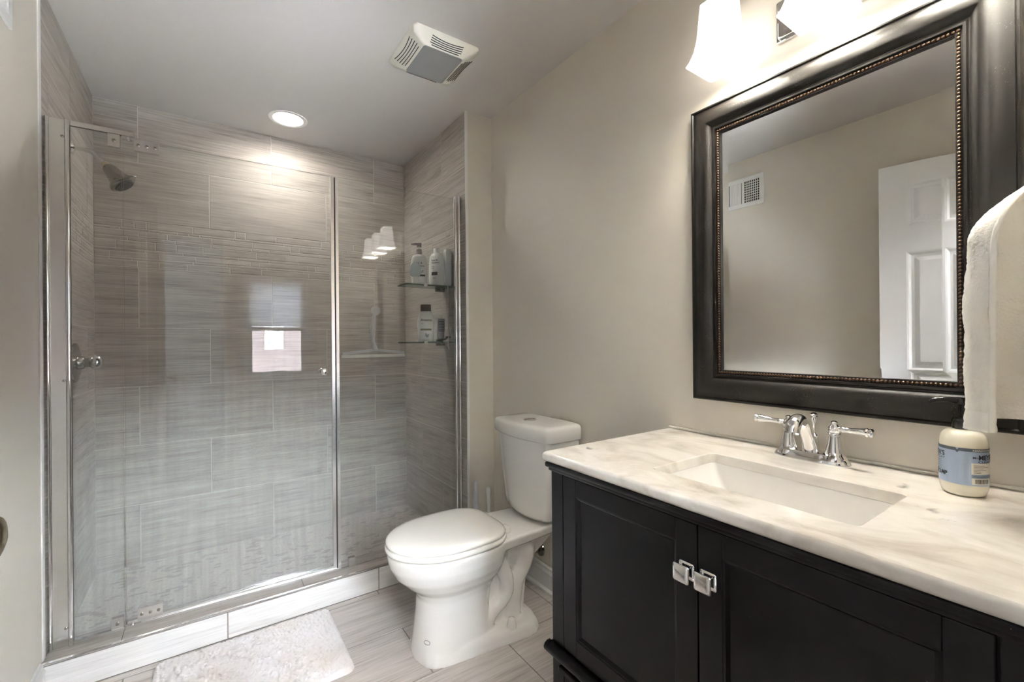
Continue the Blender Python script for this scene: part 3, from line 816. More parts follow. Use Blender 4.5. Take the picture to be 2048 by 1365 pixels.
# pale blue oval dish standing in front
b4 = thing('soap_scoop', 'pale blue translucent oval scoop standing at the left end of the upper glass shelf', 'bath accessory', (.935, 2.292, zb))
bm = bmesh.new()
ro = [[(.938 + x, 2.292 + dy, zb + .075 + y) for x, y in superell(.034 * k, .042 * k, 2.1, 32)] for k, dy in ((.75, .009), (.97, .006), (1, 0), (.96, -.004), (.55, .001), (.2, .003))]
loft(bm, ro); finish('bowl', bm, M_pblue, b4, 60)
bm = bmesh.new(); loft(bm, [[(.938 + x, 2.294 + y, z) for x, y in rrect(w, .008, .005)] for w, z in ((.020, zb), (.019, zb + .02), (.017, zb + .040))]); finish('foot', bm, M_bottle, b4, 50)

# string hanging over the shelf
bm = bmesh.new(); tube(bm, catmull([(1.118, 2.266, zb + .005), (1.119, 2.262, 1.47), (1.121, 2.262, 1.38), (1.118, 2.262, 1.28), (1.123, 2.264, 1.22), (1.117, 2.264, 1.17), (1.124, 2.265, 1.145)], 8), .003, 8)
tag(finish('cord', bm, M_string, None, 60), 'thin white cord hanging from the upper glass shelf past the lower one', 'cord')

# lower shelf
cx, cy, rt = 1.015, 2.335, -.40
b5 = thing('lotion_bottle', 'cream lotion bottle with a dark brown cap on the lower glass shelf', 'bottle', (cx, cy, zl))
bm = bmesh.new(); oval_bottle('b', bm, cx, cy, rt, [(.040, .024, zl), (.043, .027, zl + .005), (.043, .028, zl + .04), (.047, .030, zl + .09), (.045, .029, zl + .125), (.037, .026, zl + .155), (.028, .022, zl + .168), (.026, .021, zl + .171)])
body = finish('bottle_body', bm, M_bottle, b5, 50)
fn = front_fn(cx, cy, rt, .0455, .029, zl)
bm = bmesh.new(); put_text(bm, 'Aveeno', .020, fn, -.029, .115, bold=.0003); put_text(bm, 'daily', .009, fn, -.029, .100); put_text(bm, 'moisturizing', .009, fn, -.029, .090); put_text(bm, 'NET WT 12 OZ', .005, fn, -.024, .008)
finish('lettering', bm, M_ink, body, recalc=False)
bm = bmesh.new()
for k in range(9):
    a = 2.2 + k * .55; tubep = [Vector(fn(.006 + .013 * math.cos(a) * t, .037 + .016 * math.sin(a) * t)) for t in (.15, .6, 1)]
    tube(bm, tubep, [.0008, .0012, .0004], 5)
finish('sprig_print', bm, M_ink, body)
bm = bmesh.new(); put_rect(bm, fn, -.030, .030, .063, .073); finish('label_band', bm, M_green, body, recalc=False)
bm = bmesh.new(); cyl(bm, (cx, cy, zl + .171), (cx, cy, zl + .208), .030, 28, .029); finish('cap', bm, M_brown, b5, 40)

def tubething(label, cx, cy, w, hgt, m, mcap, lean):
    t = thing('toiletry_tube', label, 'tube', (cx, cy, zl))
    bm = bmesh.new(); rings = []
    for k in range(7):
        q = k / 6; rings.append([(cx + x + lean * q, cy + y, zl + .018 + (hgt - .018) * q) for x, y in superell(w * (.85 + .15 * q), .016 * (1 - q) + .0015, 2.3, 24)])
    loft(bm, rings); finish('tube_body', bm, m, t, 50)
    bm = bmesh.new(); cyl(bm, (cx, cy, zl), (cx, cy, zl + .019), .015, 20); finish('cap', bm, mcap, t, 40)
    return t
tubething('slim white toiletry tube beside the brown-capped lotion on the lower glass shelf', 1.075, 2.350, .017, .135, M_bottle, M_bottle, .004)
t5 = tubething('silver grey toiletry tube with printed stripes behind the cord on the lower glass shelf', 1.113, 2.352, .026, .132, M_greyt, M_inkg, .004)
bm = bmesh.new()
for k in range(7): box(bm, 1.095, 1.135, 2.3395 + .0014 * k, 2.3405 + .0014 * k, zl + .060 + k * .009, zl + .064 + k * .009)
finish('printed_stripes', bm, M_ink, t5)
rz = thing('razor', 'small black razor lying on the lower glass shelf under the silver tube', 'razor', (1.10, 2.295, zl))
bm = bmesh.new(); tube(bm, catmull([(1.06, 2.290, zl + .006), (1.09, 2.296, zl + .009), (1.118, 2.300, zl + .014), (1.132, 2.302, zl + .026)], 5), [.004, .006, .005, .004], 10); finish('handle', bm, M_blackp, rz, 60)
bm = bmesh.new(); box(bm, 1.122, 1.148, 2.290, 2.312, zl + .020, zl + .030, .003); finish('blade_head', bm, M_ink, rz)

# squeegee hanging on the inside of the fixed panel
sq = thing('squeegee', 'clear-handled shower squeegee with a white blade hanging inside the fixed glass', 'squeegee', (.69, 2.232, 1.12))
ys = 2.228
bm = bmesh.new(); tube(bm, catmull([(.694, ys, 1.150), (.690, ys, 1.175), (.682, ys, 1.20), (.684, ys, 1.26), (.688, ys, 1.30), (.690, ys, 1.325)], 6), [.016, .009, .011, .015, .013, .010], 14); finish('handle', bm, M_acrylic, sq, 60)
bm = bmesh.new()
loft(bm, [[(x, ys + y, 1.137 + z + .018 * max(0, 1 - abs(x - .69) / .16)) for y, z in ((-.008, -.012), (.008, -.012), (.008, .002), (-.008, .002))] for x in [.535 + .31 * i / 16 for i in range(17)]]); finish('head', bm, M_acrylic, sq, 40)
bm = bmesh.new(); box(bm, .532, .848, ys - .006, ys + .006, 1.112, 1.127, .002); finish('blade', bm, mat('white_rubber', srgb(240, 238, 230), .5), sq)
bm = bmesh.new(); lathe(bm, [(.024, 0), (.023, .003), (.012, .009), (.009, .016), (.013, .02), (.010, .024)], (.690, gy(.69) + .0045, 1.345), (0, 1, 0), 24); finish('suction_hook', bm, M_acrylic, sq, 40)

# recessed ceiling light
rl = thing('recessed_light', 'round lit recessed light in the ceiling over the shower', 'ceiling light', (.38, 2.745, CEIL))
bm = bmesh.new(); lathe(bm, [(.0775, -.03), (.0775, .0005), (.098, .0005), (.097, .004), (.080, .006), (.0745, .003), (.0735, -.03)], (.38, 2.745, CEIL - .0005), (0, 0, -1), 40, cap=False); finish('trim_ring', bm, M_white, rl, 40)
bm = bmesh.new(); lathe(bm, [(.0734, -.034), (.0734, -.030)], (.38, 2.745, CEIL), (0, 0, -1), 40); finish('lens', bm, M_can, rl)

# exhaust fan
ef = thing('exhaust_fan', 'cream square exhaust fan cover with a grey unlit lens on the ceiling', 'exhaust fan', (.822, 1.785, CEIL))
fx, fy = .822, 1.785
def fr_ring(w, d, r, z, bow=0): return [(fx + x, fy + y, z) for x, y in rrect(w, d, r, 6)]
bm = bmesh.new(); loft(bm, [fr_ring(.150, .150, .02, CEIL), fr_ring(.150, .150, .02, CEIL - .008), fr_ring(.142, .142, .022, CEIL - .022), fr_ring(.090, .108, .012, CEIL - .046), fr_ring(.088, .106, .012, CEIL - .045)]); finish('grille', bm, M_vent, ef, 35)
bm = bmesh.new(); loft(bm, [fr_ring(.088, .106, .012, CEIL - .040), fr_ring(.087, .105, .012, CEIL - .0475), fr_ring(.080, .098, .010, CEIL - .0495)]); finish('lens', bm, M_lens, ef, 35)
bm = bmesh.new()
for k in range(5):                       # curved slots on the four sides, following the sloped skirt
    q = (k + .6) / 5.6
    for side in range(4):
        a0 = .142 + (.090 - .142) * q if side % 2 == 0 else .142 + (.108 - .142) * q
        L = (.085 if side % 2 == 0 else .070) * (1 - .12 * (k == 4)); zz = CEIL - .022 - .024 * q - .0008
        pts = []
        for i in range(13):
            t = -1 + 2 * i / 12; bow = .010 * (1 - q) * t * t
            d_ = a0 + bow * .8; p = {0: (d_, t * L), 1: (t * L, d_), 2: (-d_, t * L), 3: (t * L, -d_)}[side]
            pts.append((fx + p[0], fy + p[1], zz + bow * .35))
        tube(bm, pts, .0016, 6)
finish('vent_slots', bm, M_slot, ef)

# register vent on the left wall
rv = thing('wall_register', 'white louvred air register high on the left wall', 'vent', (XL, 1.69, 2.10))
va, vb, vz0, vz1 = 1.495, 1.885, 2.105, 2.312
bm = bmesh.new()
box(bm, XL, XL + .008, va, vb, vz0, vz0 + .03, .002); box(bm, XL, XL + .008, va, vb, vz1 - .03, vz1, .002)
box(bm, XL, XL + .008, va, va + .03, vz0 + .03, vz1 - .03); box(bm, XL, XL + .008, vb - .03, vb, vz0 + .03, vz1 - .03)
for k in (1, 2): yk = va + .03 + (vb - va - .06) * k / 3; box(bm, XL, XL + .008, yk - .008, yk + .008, vz0 + .03, vz1 - .03)
finish('frame', bm, M_white, rv)
bm = bmesh.new(); box(bm, XL + .0005, XL + .002, va + .03, vb - .03, vz0 + .03, vz1 - .03); finish('dark_opening', bm, M_slot, rv)
W3 = (vb - va - .06) / 3
bm = bmesh.new()
for s in range(3):
    a = va + .03 + W3 * s + (.008 if s else 0); b = va + .03 + W3 * (s + 1) - (.008 if s < 2 else 0)
    n = 8
    for i in range(1, n): yk = a + (b - a) * i / n; t_ = .0018 if s != 1 else .0052; box(bm, XL + .002, XL + .007, yk - t_, yk + t_, vz0 + .03, vz1 - .03)
    if s != 1:
        for j in range(1, 9): zk = vz0 + .03 + (vz1 - vz0 - .06) * j / 9; box(bm, XL + .002, XL + .0066, a, b, zk - .0016, zk + .0016)
finish('louvres', bm, M_white, rv)

# ================================================================== BATH MATS
def bath_mat(x0, x1, y0, y1, label, nx, ny, seed, group='white bath mats'):
    r = .03; bm = bmesh.new(); G = []
    for i in range(nx + 1):
        row = []
        for j in range(ny + 1):
            u, v = i / nx, j / ny; x = x0 + (x1 - x0) * u; y = y0 + (y1 - y0) * v
            ex = min(x - x0, x1 - x); ey = min(y - y0, y1 - y)
            cx_, cy_ = x, y
            if ex < r and ey < r:                       # round the corners
                sx = x0 + r if x < (x0 + x1) / 2 else x1 - r; sy = y0 + r if y < (y0 + y1) / 2 else y1 - r
                dx, dy = x - sx, y - sy; m_ = max(abs(dx), abs(dy)); L = math.hypot(dx, dy)
                if L > 0: cx_, cy_ = sx + dx * m_ / L, sy + dy * m_ / L
            e = min(ex, ey, .012) / .012
            h = .002 + (.016 + .0045 * noise.noise(Vector((x * 95, y * 95, seed))) + .003 * noise.noise(Vector((x * 210, y * 210, seed + 3))) + .003 * noise.noise(Vector((x * 9, y * 9, seed)))) * (1 - (1 - e) ** 2)
            w = .0025 * noise.noise(Vector((x * 60, y * 60, seed + 9)))
            row.append(bm.verts.new((cx_ + w, cy_ + w, h)))
        G.append(row)
    for i in range(nx):
        for j in range(ny): bm.faces.new((G[i][j], G[i + 1][j], G[i + 1][j + 1], G[i][j + 1]))
    t = thing('bath_mat', label, 'bath mat', ((x0 + x1) / 2, (y0 + y1) / 2, 0), group)
    o = finish('pile', bm, M_mat, t, 180, recalc=False)
    bm = bmesh.new(); loft(bm, [[((x0 + x1) / 2 + x, (y0 + y1) / 2 + y, z) for x, y in rrect((x1 - x0) / 2 - .001, (y1 - y0) / 2 - .001, r)] for z in (.0003, .0025)]); finish('backing', bm, M_mat, t)
    return t
m1 = bath_mat(-.168, .436, 1.645, 2.088, 'white tufted bath mat on the floor against the shower curb', 210, 150, 1.0)
bm = bmesh.new(); box(bm, -.195, -.168, 1.955, 1.985, .001, .0025); finish('care_tag', bm, M_bottle, m1)
bath_mat(.45, .752, .20, .90, 'white tufted bath mat on the floor in front of the black vanity', 60, 120, 6.0)

# ================================================================== TOILET
TC = 1.597
tb = thing('toilet', 'white two-piece toilet with closed elongated lid between the vanity and the shower', 'toilet', (.9, TC, 0))
def egg(xf, xb, hw, xc, z, ef=2.0, eb=2.6, n=64):
    out = []
    for k in range(n):
        t = 2 * math.pi * k / n; c, s = math.cos(t), math.sin(t)
        if c < 0: x = xc + (xc - xf) * -(abs(c) ** (2 / ef)); y = hw * math.copysign(abs(s) ** (2 / ef), s)
        else: x = xc + (xb - xc) * abs(c) ** (2 / eb); y = hw * math.copysign(abs(s) ** (2 / eb), s)
        out.append((x, TC + y, z))
    return out
bm = bmesh.new()
# front column + bowl
loft(bm, [egg(.632, .93, .120, .76, -.008, 2.2, 5), egg(.632, .93, .120, .76, .012, 2.2, 5), egg(.640, .93, .114, .76, .06, 2.2, 5), egg(.652, .925, .108, .76, .15, 2.2, 5),
          egg(.655, .94, .110, .77, .215, 2.2, 4), egg(.640, .96, .122, .78, .245, 2.1, 3.4), egg(.605, .985, .146, .78, .275, 2.05, 3), egg(.570, 1.0, .166, .78, .31, 2, 2.8),
          egg(.549, 1.01, .177, .78, .35, 2, 2.7), egg(.541, 1.02, .181, .78, .385, 2, 2.7), egg(.541, 1.02, .181, .78, .398, 2, 2.7), egg(.546, 1.015, .176, .78, .404, 2, 2.7)])
# deck that carries the tank
def deck(x0, x1, h0, h1, z, n=10):
    return [(x0, TC - h0, z), (x1, TC - h1, z), (x1, TC + h1, z), (x0, TC + h0, z)]
loft(bm, [deck(.90, 1.285, .130, .098, .352), deck(.90, 1.295, .150, .118, .368), deck(.90, 1.30, .158, .126, .400), deck(.90, 1.30, .152, .120, .406)])
loft(bm, [deck(1.0, 1.12, .080, .066, .24), deck(1.0, 1.265, .118, .096, .366)])
# rear core, plinth, trapway relief
loft(bm, [deck(.86, 1.10, .072, .060, 0), deck(.86, 1.12, .072, .060, .20), deck(.86, 1.16, .078, .066, .37)])
def plinth(g, z, n=26):
    prof = [(.634, 0), (.637, .045), (.648, .082), (.672, .108), (.72, .124), (.80, .134), (.90, .145), (1.0, .156), (1.06, .163), (1.10, .158), (1.13, .135), (1.145, .09), (1.148, 0)]
    up = [(x, w) for x, w in prof]; pts = up + [(x, -w) for x, w in up[-2:0:-1]]; out = []
    for x, w in pts:
        cx_ = .90; out.append((x + (g if x < cx_ else -g) * min(1, abs(x - cx_) / .2), TC + (abs(w) - min(g, abs(w))) * (1 if w >= 0 else -1), z))
    return out
loft(bm, [plinth(0, -.008), plinth(0, .006), plinth(.006, .030), plinth(.012, .042), plinth(.020, .048)])
for s in (-1, 1):
    P = catmull([(.915, TC + s * .072, .030), (.918, TC + s * .074, .075), (.940, TC + s * .077, .110), (.975, TC + s * .080, .135), (1.000, TC + s * .082, .170), (1.000, TC + s * .082, .220), (.985, TC + s * .080, .260), (.960, TC + s * .074, .300)], 6)
    tube(bm, P, [.026, .028, .030, .030, .030, .030, .032, .030], 14)
    P = catmull([(1.035, TC + s * .060, .03), (1.045, TC + s * .062, .11), (1.055, TC + s * .066, .19), (1.085, TC + s * .066, .25), (1.095, TC + s * .064, .31), (1.06, TC + s * .064, .355)], 6)
    tube(bm, P, [.042, .036, .038, .046, .054, .048], 16)
o = finish('bowl', bm, M_porc, tb, 180)
rm = o.modifiers.new('merge', 'REMESH'); rm.mode = 'VOXEL'; rm.voxel_size = .0045; rm.use_smooth_shade = True
sm = o.modifiers.new('soften', 'SMOOTH'); sm.factor = .5; sm.iterations = 7
# seat and lid
def ring_egg(g, z): return egg(.533 + g, .992 - g, .186 - g, .77, z, 2.0, 3.6)
bm = bmesh.new(); loft(bm, [ring_egg(.010, .4055), ring_egg(.003, .409), ring_egg(0, .416), ring_egg(.001, .424), ring_egg(.006, .4275)]); finish('seat', bm, M_seat, tb, 50)
bm = bmesh.new(); loft(bm, [ring_egg(.008, .4292), ring_egg(.004, .432), ring_egg(.003, .440), ring_egg(.006, .446), ring_egg(.015, .4505), ring_egg(.035, .4530), ring_egg(.08, .4555), ring_egg(.13, .4570), ring_egg(.17, .4575)]); finish('lid', bm, M_seat, tb, 60)
for s in (-1, 1):
    bm = bmesh.new(); box(bm, .985, 1.018, TC + s * .075 - .022, TC + s * .075 + .022, .405, .430, .006, 3); finish('hinge_cap', bm, M_seat, tb, 40)
for s in (-1, 1):
    bm = bmesh.new(); lathe(bm, [(.020, -.003), (.0195, .008), (.0155, .027), (.013, .034), (.006, .037)], (.995, TC + s * .128, .0455), (0, 0, 1), 20); finish('bolt_cap', bm, M_porc, tb, 50)
# tank
def tank_ring(hw, dp, z, bow=.028, r=.03, n=10):
    """flat back on the wall side, gently bowed front"""
    xb = XR - .022; pts = []
    for k in range(n + 1):                    # front, from +y to -y
        t = 1 - 2 * k / n; pts.append((xb - dp - bow * (1 - t * t), TC + t * (hw - r), z))
    for k in range(1, 7): a = math.pi / 2 * k / 6; pts.append((xb - dp + r - r * math.cos(a), TC - hw + r - r * math.sin(a), z))
    pts.append((xb, TC - hw, z)); pts.append((xb, TC + hw, z))
    for k in range(0, 6): a = math.pi / 2 * (1 - k / 6); pts.append((xb - dp + r - r * math.cos(a), TC + hw - r + r * math.sin(a), z))
    return pts
bm = bmesh.new(); loft(bm, [tank_ring(.118, .125, .416, .02), tank_ring(.142, .140, .421, .024), tank_ring(.156, .149, .438), tank_ring(.161, .153, .47), tank_ring(.182, .161, .62), tank_ring(.197, .167, .755), tank_ring(.197, .167, .770)]); finish('tank', bm, M_porc, tb, 50)
bm = bmesh.new(); loft(bm, [tank_ring(.200, .170, .765), tank_ring(.206, .178, .769), tank_ring(.210, .182, .775), tank_ring(.210, .182, .815), tank_ring(.207, .179, .825), tank_ring(.199, .171, .830), tank_ring(.18, .15, .833), tank_ring(.12, .09, .8345)]); finish('tank_lid', bm, M_porc, tb, 50)
fb = bmesh.new(); lathe(fb, [(.030, 0), (.030, .003), (.024, .005)], (XR - .135, TC, .8335), (0, 0, 1), 28); fbo = finish('flush_button', fb, M_brushed, tb, 40)
bm = bmesh.new(); box(bm, XR - .162, XR - .108, TC - .0012, TC + .0012, .8382, .8392); finish('button_split', bm, M_slot, fbo)
# small marks on the glaze
bm = bmesh.new()
ctr = Vector(egg(.642, .93, .113, .76, .078, 2.2, 5, 64)[38]); tng = (Vector(egg(.642, .93, .113, .76, .078, 2.2, 5, 64)[39]) - ctr).normalized(); nrm = Vector((tng.y, -tng.x, 0))
if nrm.x > 0: nrm = -nrm
tube(bm, [ctr + nrm * .0005 + tng * .012 * math.cos(k * math.pi / 12) + Vector((0, 0, .008 * math.sin(k * math.pi / 12))) for k in range(24)], .0009, 6, closed=True); finish('badge', bm, M_inkg, tb)

# angle stop on the wall behind the toilet
st = thing('shutoff_valve', 'chrome water shutoff valve with round wall plate behind the toilet', 'valve', (XR, 1.70, .18))
bm = bmesh.new(); lathe(bm, [(.032, 0), (.030, .006), (.012, .012)], (XR, 1.70, .178), (-1, 0, 0), 24); finish('wall_plate', bm, M_chrome_d, st, 40)
bm = bmesh.new(); cyl(bm, (XR - .010, 1.70, .178), (XR - .055, 1.70, .178), .010, 16); cyl(bm, (XR - .045, 1.70, .178), (XR - .045, 1.70, .21), .008, 14); finish('valve_body', bm, M_chrome_d, st, 40)
bm = bmesh.new(); lathe(bm, [(.006, 0), (.018, .003), (.018, .009), (.006, .012)], (XR - .055, 1.70, .178), (-1, 0, 0), 20); finish('valve_handle', bm, M_chrome_d, st, 40)
bm = bmesh.new(); tube(bm, catmull([(XR - .045, 1.70, .205), (XR - .05, 1.71, .28), (XR - .07, 1.725, .34), (XR - .09, 1.72, .425)], 6), .005, 10); finish('supply_hose', bm, M_brushed, st, 60)

# brush and plunger behind the toilet
br = thing('toilet_brush', 'white and grey toilet brush handle standing beside the shower jamb', 'toilet brush', (1.160, 2.035, 0))
bm = bmesh.new(); lathe(bm, [(.036, .001), (.037, .02), (.034, .12), (.031, .155), (.026, .158)], (1.160, 2.035, 0), (0, 0, 1), 28); finish('holder', bm, M_bottle, br, 40)
bm = bmesh.new(); tube(bm, [(1.160, 2.035, .10), (1.160, 2.035, .31)], .013, 14); finish('handle', bm, M_bottle, br, 40)
bm = bmesh.new(); tube(bm, [(1.160, 2.035, .305), (1.160, 2.035, .33), (1.159, 2.035, .40), (1.158, 2.035, .445), (1.158, 2.035, .458)], [.014, .014, .012, .011, .005], 14); finish('grip', bm, mat('pale_grey_grip', srgb(205, 206, 210), .35), br, 60)
pl = thing('plunger', 'slim white plunger handle in the corner behind the toilet', 'plunger', (1.238, 2.035, 0))
bm = bmesh.new(); lathe(bm, [(.034, .001), (.037, .02), (.034, .06), (.018, .095), (.012, .10)], (1.238, 2.035, 0), (0, 0, 1), 28); finish('cup', bm, M_inkg, pl, 40)
bm = bmesh.new(); tube(bm, [(1.238, 2.035, .09), (1.236, 2.035, .33), (1.233, 2.035, .395), (1.233, 2.035, .408)], [.008, .010, .012, .008], 14); finish('handle', bm, M_bottle, pl, 60)

# ================================================================== VANITY
VX, VY0, VY1 = .779, .062, .937          # front plane of the face frame, ends
CT, CTB = .884, .860
vc = thing('vanity_cabinet', 'black two-door vanity cabinet under the white marble top', 'cabinet', (1.05, .5, 0))
bm = bmesh.new()
box(bm, VX, VX + .02, VY0 + .046, VY1 - .046, .34, CTB - .02)       # frame backing
box(bm, VX, XR - .005, VY1 - .018, VY1 - .002, .04, CTB - .018); box(bm, VX, XR - .005, VY0 + .002, VY0 + .018, .04, CTB - .018)
box(bm, VX + .03, XR - .005, VY0 + .018, VY1 - .018, .32, .34)
box(bm, VX + .035, VX + .05, VY0 + .018, VY1 - .018, .06, .32)
box(bm, XR - .02, XR - .005, VY0 + .018, VY1 - .018, .06, CTB - .02)
finish('carcass', bm, M_van, vc)
for a, b in ((VY1 - .046, VY1), (VY0, VY0 + .046)):
    bm = bmesh.new(); box(bm, VX - .010, VX + .05, a, b, 0, CTB - .014, .002); finish('corner_post', bm, M_van, vc)
bm = bmesh.new()
box(bm, VX - .024, VX + .03, VY0 - .012, VY1 + .012, CTB - .014, CTB - .0006, .004); box(bm, VX - .016, VX + .02, VY0 - .006, VY1 + .006, CTB - .024, CTB - .013, .003)
for ya, yb in ((VY0 - .012, VY0 + .04), (VY1 - .04, VY1 + .012)): box(bm, VX + .03, XR - .005, ya, yb, CTB - .014, CTB - .0006, .003)
finish('top_moulding', bm, M_van, vc, 40)
bm = bmesh.new()
prof = [(0, 0), (.012, 0), (.020, .006), (.022, .014), (.018, .022), (.010, .027), (0, .027)]
loft(bm, [[(VX - .010 - d, y, .345 + z) for d, z in prof] for y in (VY0 - .012, VY1 + .012)])
loft(bm, [[(x, VY1 + d * .55, .345 + z) for d, z in prof] for x in (VX - .024, XR - .01)])
finish('waist_moulding', bm, M_van, vc, 50)
def vdoor(y0, y1, ky):
    z0, z1 = .378, CTB - .027; sw = .047; rt_ = .045
    bm = bmesh.new(); x0, x1 = VX - .010, VX + .008
    box(bm, x0, x1, y0, y0 + sw, z0, z1, .0015); box(bm, x0, x1, y1 - sw, y1, z0, z1, .0015)
    box(bm, x0, x1, y0 + sw + .0004, y1 - sw - .0004, z0, z0 + rt_, .0012); box(bm, x0, x1, y0 + sw + .0004, y1 - sw - .0004, z1 - rt_, z1, .0012)
    d = finish('door', bm, M_van, vc)
    bm = bmesh.new()
    a0, a1, c0, c1 = y0 + sw, y1 - sw, z0 + rt_, z1 - rt_
    def rg(i, x): return [(x, a0 + i, c0 + i), (x, a1 - i, c0 + i), (x, a1 - i, c1 - i), (x, a0 + i, c1 - i)]
    loft(bm, [rg(0, x0 + .002), rg(.004, x0 + .003), rg(.010, x0 + .011), rg(.014, x0 + .012), rg(.10, x0 + .0115)], False, True); finish('panel', bm, M_van, d)
    bm = bmesh.new(); kz = .738
    loft(bm, [[(x0 - d_, ky + y, kz + z) for y, z in rrect(w, w, .004, 4)] for w, d_ in ((.0165, 0), (.0165, .002), (.013, .0045), (.0125, .0046), (.009, .006), (.0075, .010), (.0085, .0165), (.012, .0180), (.0165, .0185), (.0175, .0205), (.0168, .0225), (.0150, .0240), (.0110, .0248))])
    finish('knob', bm, M_chrome, d, 40)
vdoor(.502, VY1 - .048, .523)
vdoor(VY0 + .049, .4985, .478)
# bottom drawer with its ledge
bm = bmesh.new(); box(bm, VX - .012, VX + .03, VY0 + .05, VY1 - .05, .07, .315, .002); dw = finish('drawer', bm, M_van, vc)
bm = bmesh.new(); box(bm, VX - .022, VX + .03, VY0 + .036, VY1 - .036, .315, .332, .004); finish('drawer_ledge', bm, M_van, dw)
bm = bmesh.new(); lathe(bm, [(.012, 0), (.008, .006), (.008, .014), (.016, .02), (.016, .026)], (VX - .012, .5, .20), (-1, 0, 0), 20); finish('knob', bm, M_chrome, dw, 40)

# countertop with a rectangular cut-out
SX0, SX1, SY0, SY1 = .866, 1.115, .277, .680
CX0, CX1, CY0, CY1 = .756, XR - .0015, .038, .963
bm = bmesh.new()
def rr_out(x0, x1, y0, y1, r, z, n=6): return [((x0 + x1) / 2 + x, (y0 + y1) / 2 + y, z) for x, y in rrect((x1 - x0) / 2, (y1 - y0) / 2, r, n)]
outer = [rr_out(CX0 + g, CX1, CY0, CY1 - g, .006, z) for g, z in ((.004, CTB), (.001, CTB + .003), (0, CTB + .008), (0, CT - .008), (.002, CT - .003), (.006, CT))]
inner = [rr_out(SX0 - g, SX1 + g, SY0 - g, SY1 + g, .014, z) for g, z in ((.003, CT), (.0008, CT - .001), (0, CT - .003), (0, CTB))]
VO = loft(bm, outer, False, False); VI = loft(bm, inner, False, False)
n = len(VO[0])
for i in range(n):
    j = (i + 1) % n
    bm.faces.new((VO[-1][i], VO[-1][j], VI[0][j], VI[0][i])); bm.faces.new((VO[0][j], VO[0][i], VI[-1][i], VI[-1][j]))
tag(finish('vanity_countertop', bm, M_marble, None, 40), 'white veined marble countertop with a rectangular sink cut-out on the black vanity', 'countertop')
for p in bpy.data.objects['vanity_countertop'].data.polygons:
    if abs(p.normal.z) > .99: p.use_smooth = False
bm = bmesh.new(); box(bm, XR - .009, XR, CY0, CY1, CT, CT + .007, .002)
struct('trim_caulk', bm, M_caulk)

# undermount sink
sk = thing('undermount_sink', 'white rectangular undermount sink below the marble countertop', 'sink', ((SX0 + SX1) / 2, (SY0 + SY1) / 2, .74))
bm = bmesh.new()
def sr(gx0, gx1, gy0, gy1, r, z): return rr_out(SX0 - .004 + gx0, SX1 + .004 - gx1, SY0 - .004 + gy0, SY1 + .004 - gy1, r, z)
loft(bm, [rr_out(SX0 - .02, SX1 + .02, SY0 - .02, SY1 + .02, .02, CTB - .0004), rr_out(SX0 + .0008, SX1 - .0008, SY0 + .0008, SY1 - .0008, .014, CTB - .0004), sr(.0056, .0056, .008, .008, .018, CTB - .018),
          sr(.010, .008, .03, .03, .02, .80), sr(.018, .014, .075, .075, .025, .765), sr(.035, .03, .10, .10, .03, .752), sr(.10, .095, .17, .17, .015, .748)], False, True)
o = finish('basin', bm, M_porc, sk, 35, recalc=False)
bm = bmesh.new(); lathe(bm, [(.022, 0), (.022, .003), (.015, .0035)], ((SX0 + SX1) / 2, (SY0 + SY1) / 2, .7482), (0, 0, 1), 24); finish('drain', bm, M_chrome, sk, 40)

# faucet
fc = thing('faucet', 'chrome two-handle centerset faucet behind the sink on the marble countertop', 'faucet', (1.245, .494, CT))
FXc, FYc = 1.243, .494
bm = bmesh.new()
loft(bm, [[(FXc + x, FYc + y, z) for x, y in superell(a, b, 2.6, 40)] for a, b, z in ((.030, .083, CT), (.031, .084, CT + .005), (.028, .080, CT + .012), (.024, .074, CT + .018), (.022, .066, CT + .024), (.012, .04, CT + .027))])
finish('base_plate', bm, M_chrome, fc, 50)
for s in (-1, 1):
    y = FYc + s * .051
    bm = bmesh.new(); lathe(bm, [(.026, .010), (.025, .020), (.021, .024), (.0185, .034), (.0150, .050), (.0130, .064), (.0125, .070), (.0150, .072), (.0150, .076), (.0125, .079)], (FXc, y, CT), (0, 0, 1), 28); hb = finish('handle_base', bm, M_chrome, fc, 40)
    bm = bmesh.new()
    lathe(bm, [(.0125, .079), (.0140, .083), (.0130, .090), (.0085, .095), (.0070, .099), (.0075, .103), (.003, .106)], (FXc, y, CT), (0, 0, 1), 20)
    d = Vector((-.12 if s > 0 else -.18, s, .04)).normalized()
    lathe(bm, [(.006, .004), (.0060, .016), (.0075, .018), (.0075, .021), (.0060, .023), (.0065, .040), (.0090, .064), (.0105, .070), (.0085, .073), (.0100, .076), (.0100, .080), (.006, .083)], Vector((FXc, y, CT + .087)), d, 18)
    finish('lever', bm, M_chrome, hb, 40)
bm = bmesh.new()
P = catmull([(FXc + .006, FYc, CT + .016), (FXc - .008, FYc, CT + .046), (FXc - .026, FYc, CT + .076), (FXc - .046, FYc, CT + .100), (FXc - .070, FYc, CT + .108), (FXc - .091, FYc, CT + .098), (FXc - .099, FYc, CT + .080)], 8)
tube(bm, P, [.021, .0165, .0145, .0140, .0150, .0165, .0160], 20); finish('spout', bm, M_chrome, fc, 60)
bm = bmesh.new(); lathe(bm, [(.012, .015), (.011, .045), (.009, .055), (.010, .058), (.006, .062), (.0025, .066), (.0025, .086), (.004, .090), (.008, .100), (.009, .106), (.0075, .109), (.0085, .112), (.003, .116)], (FXc + .030, FYc + .004, CT), (0, 0, 1), 20); finish('lift_rod', bm, M_chrome, fc, 40)

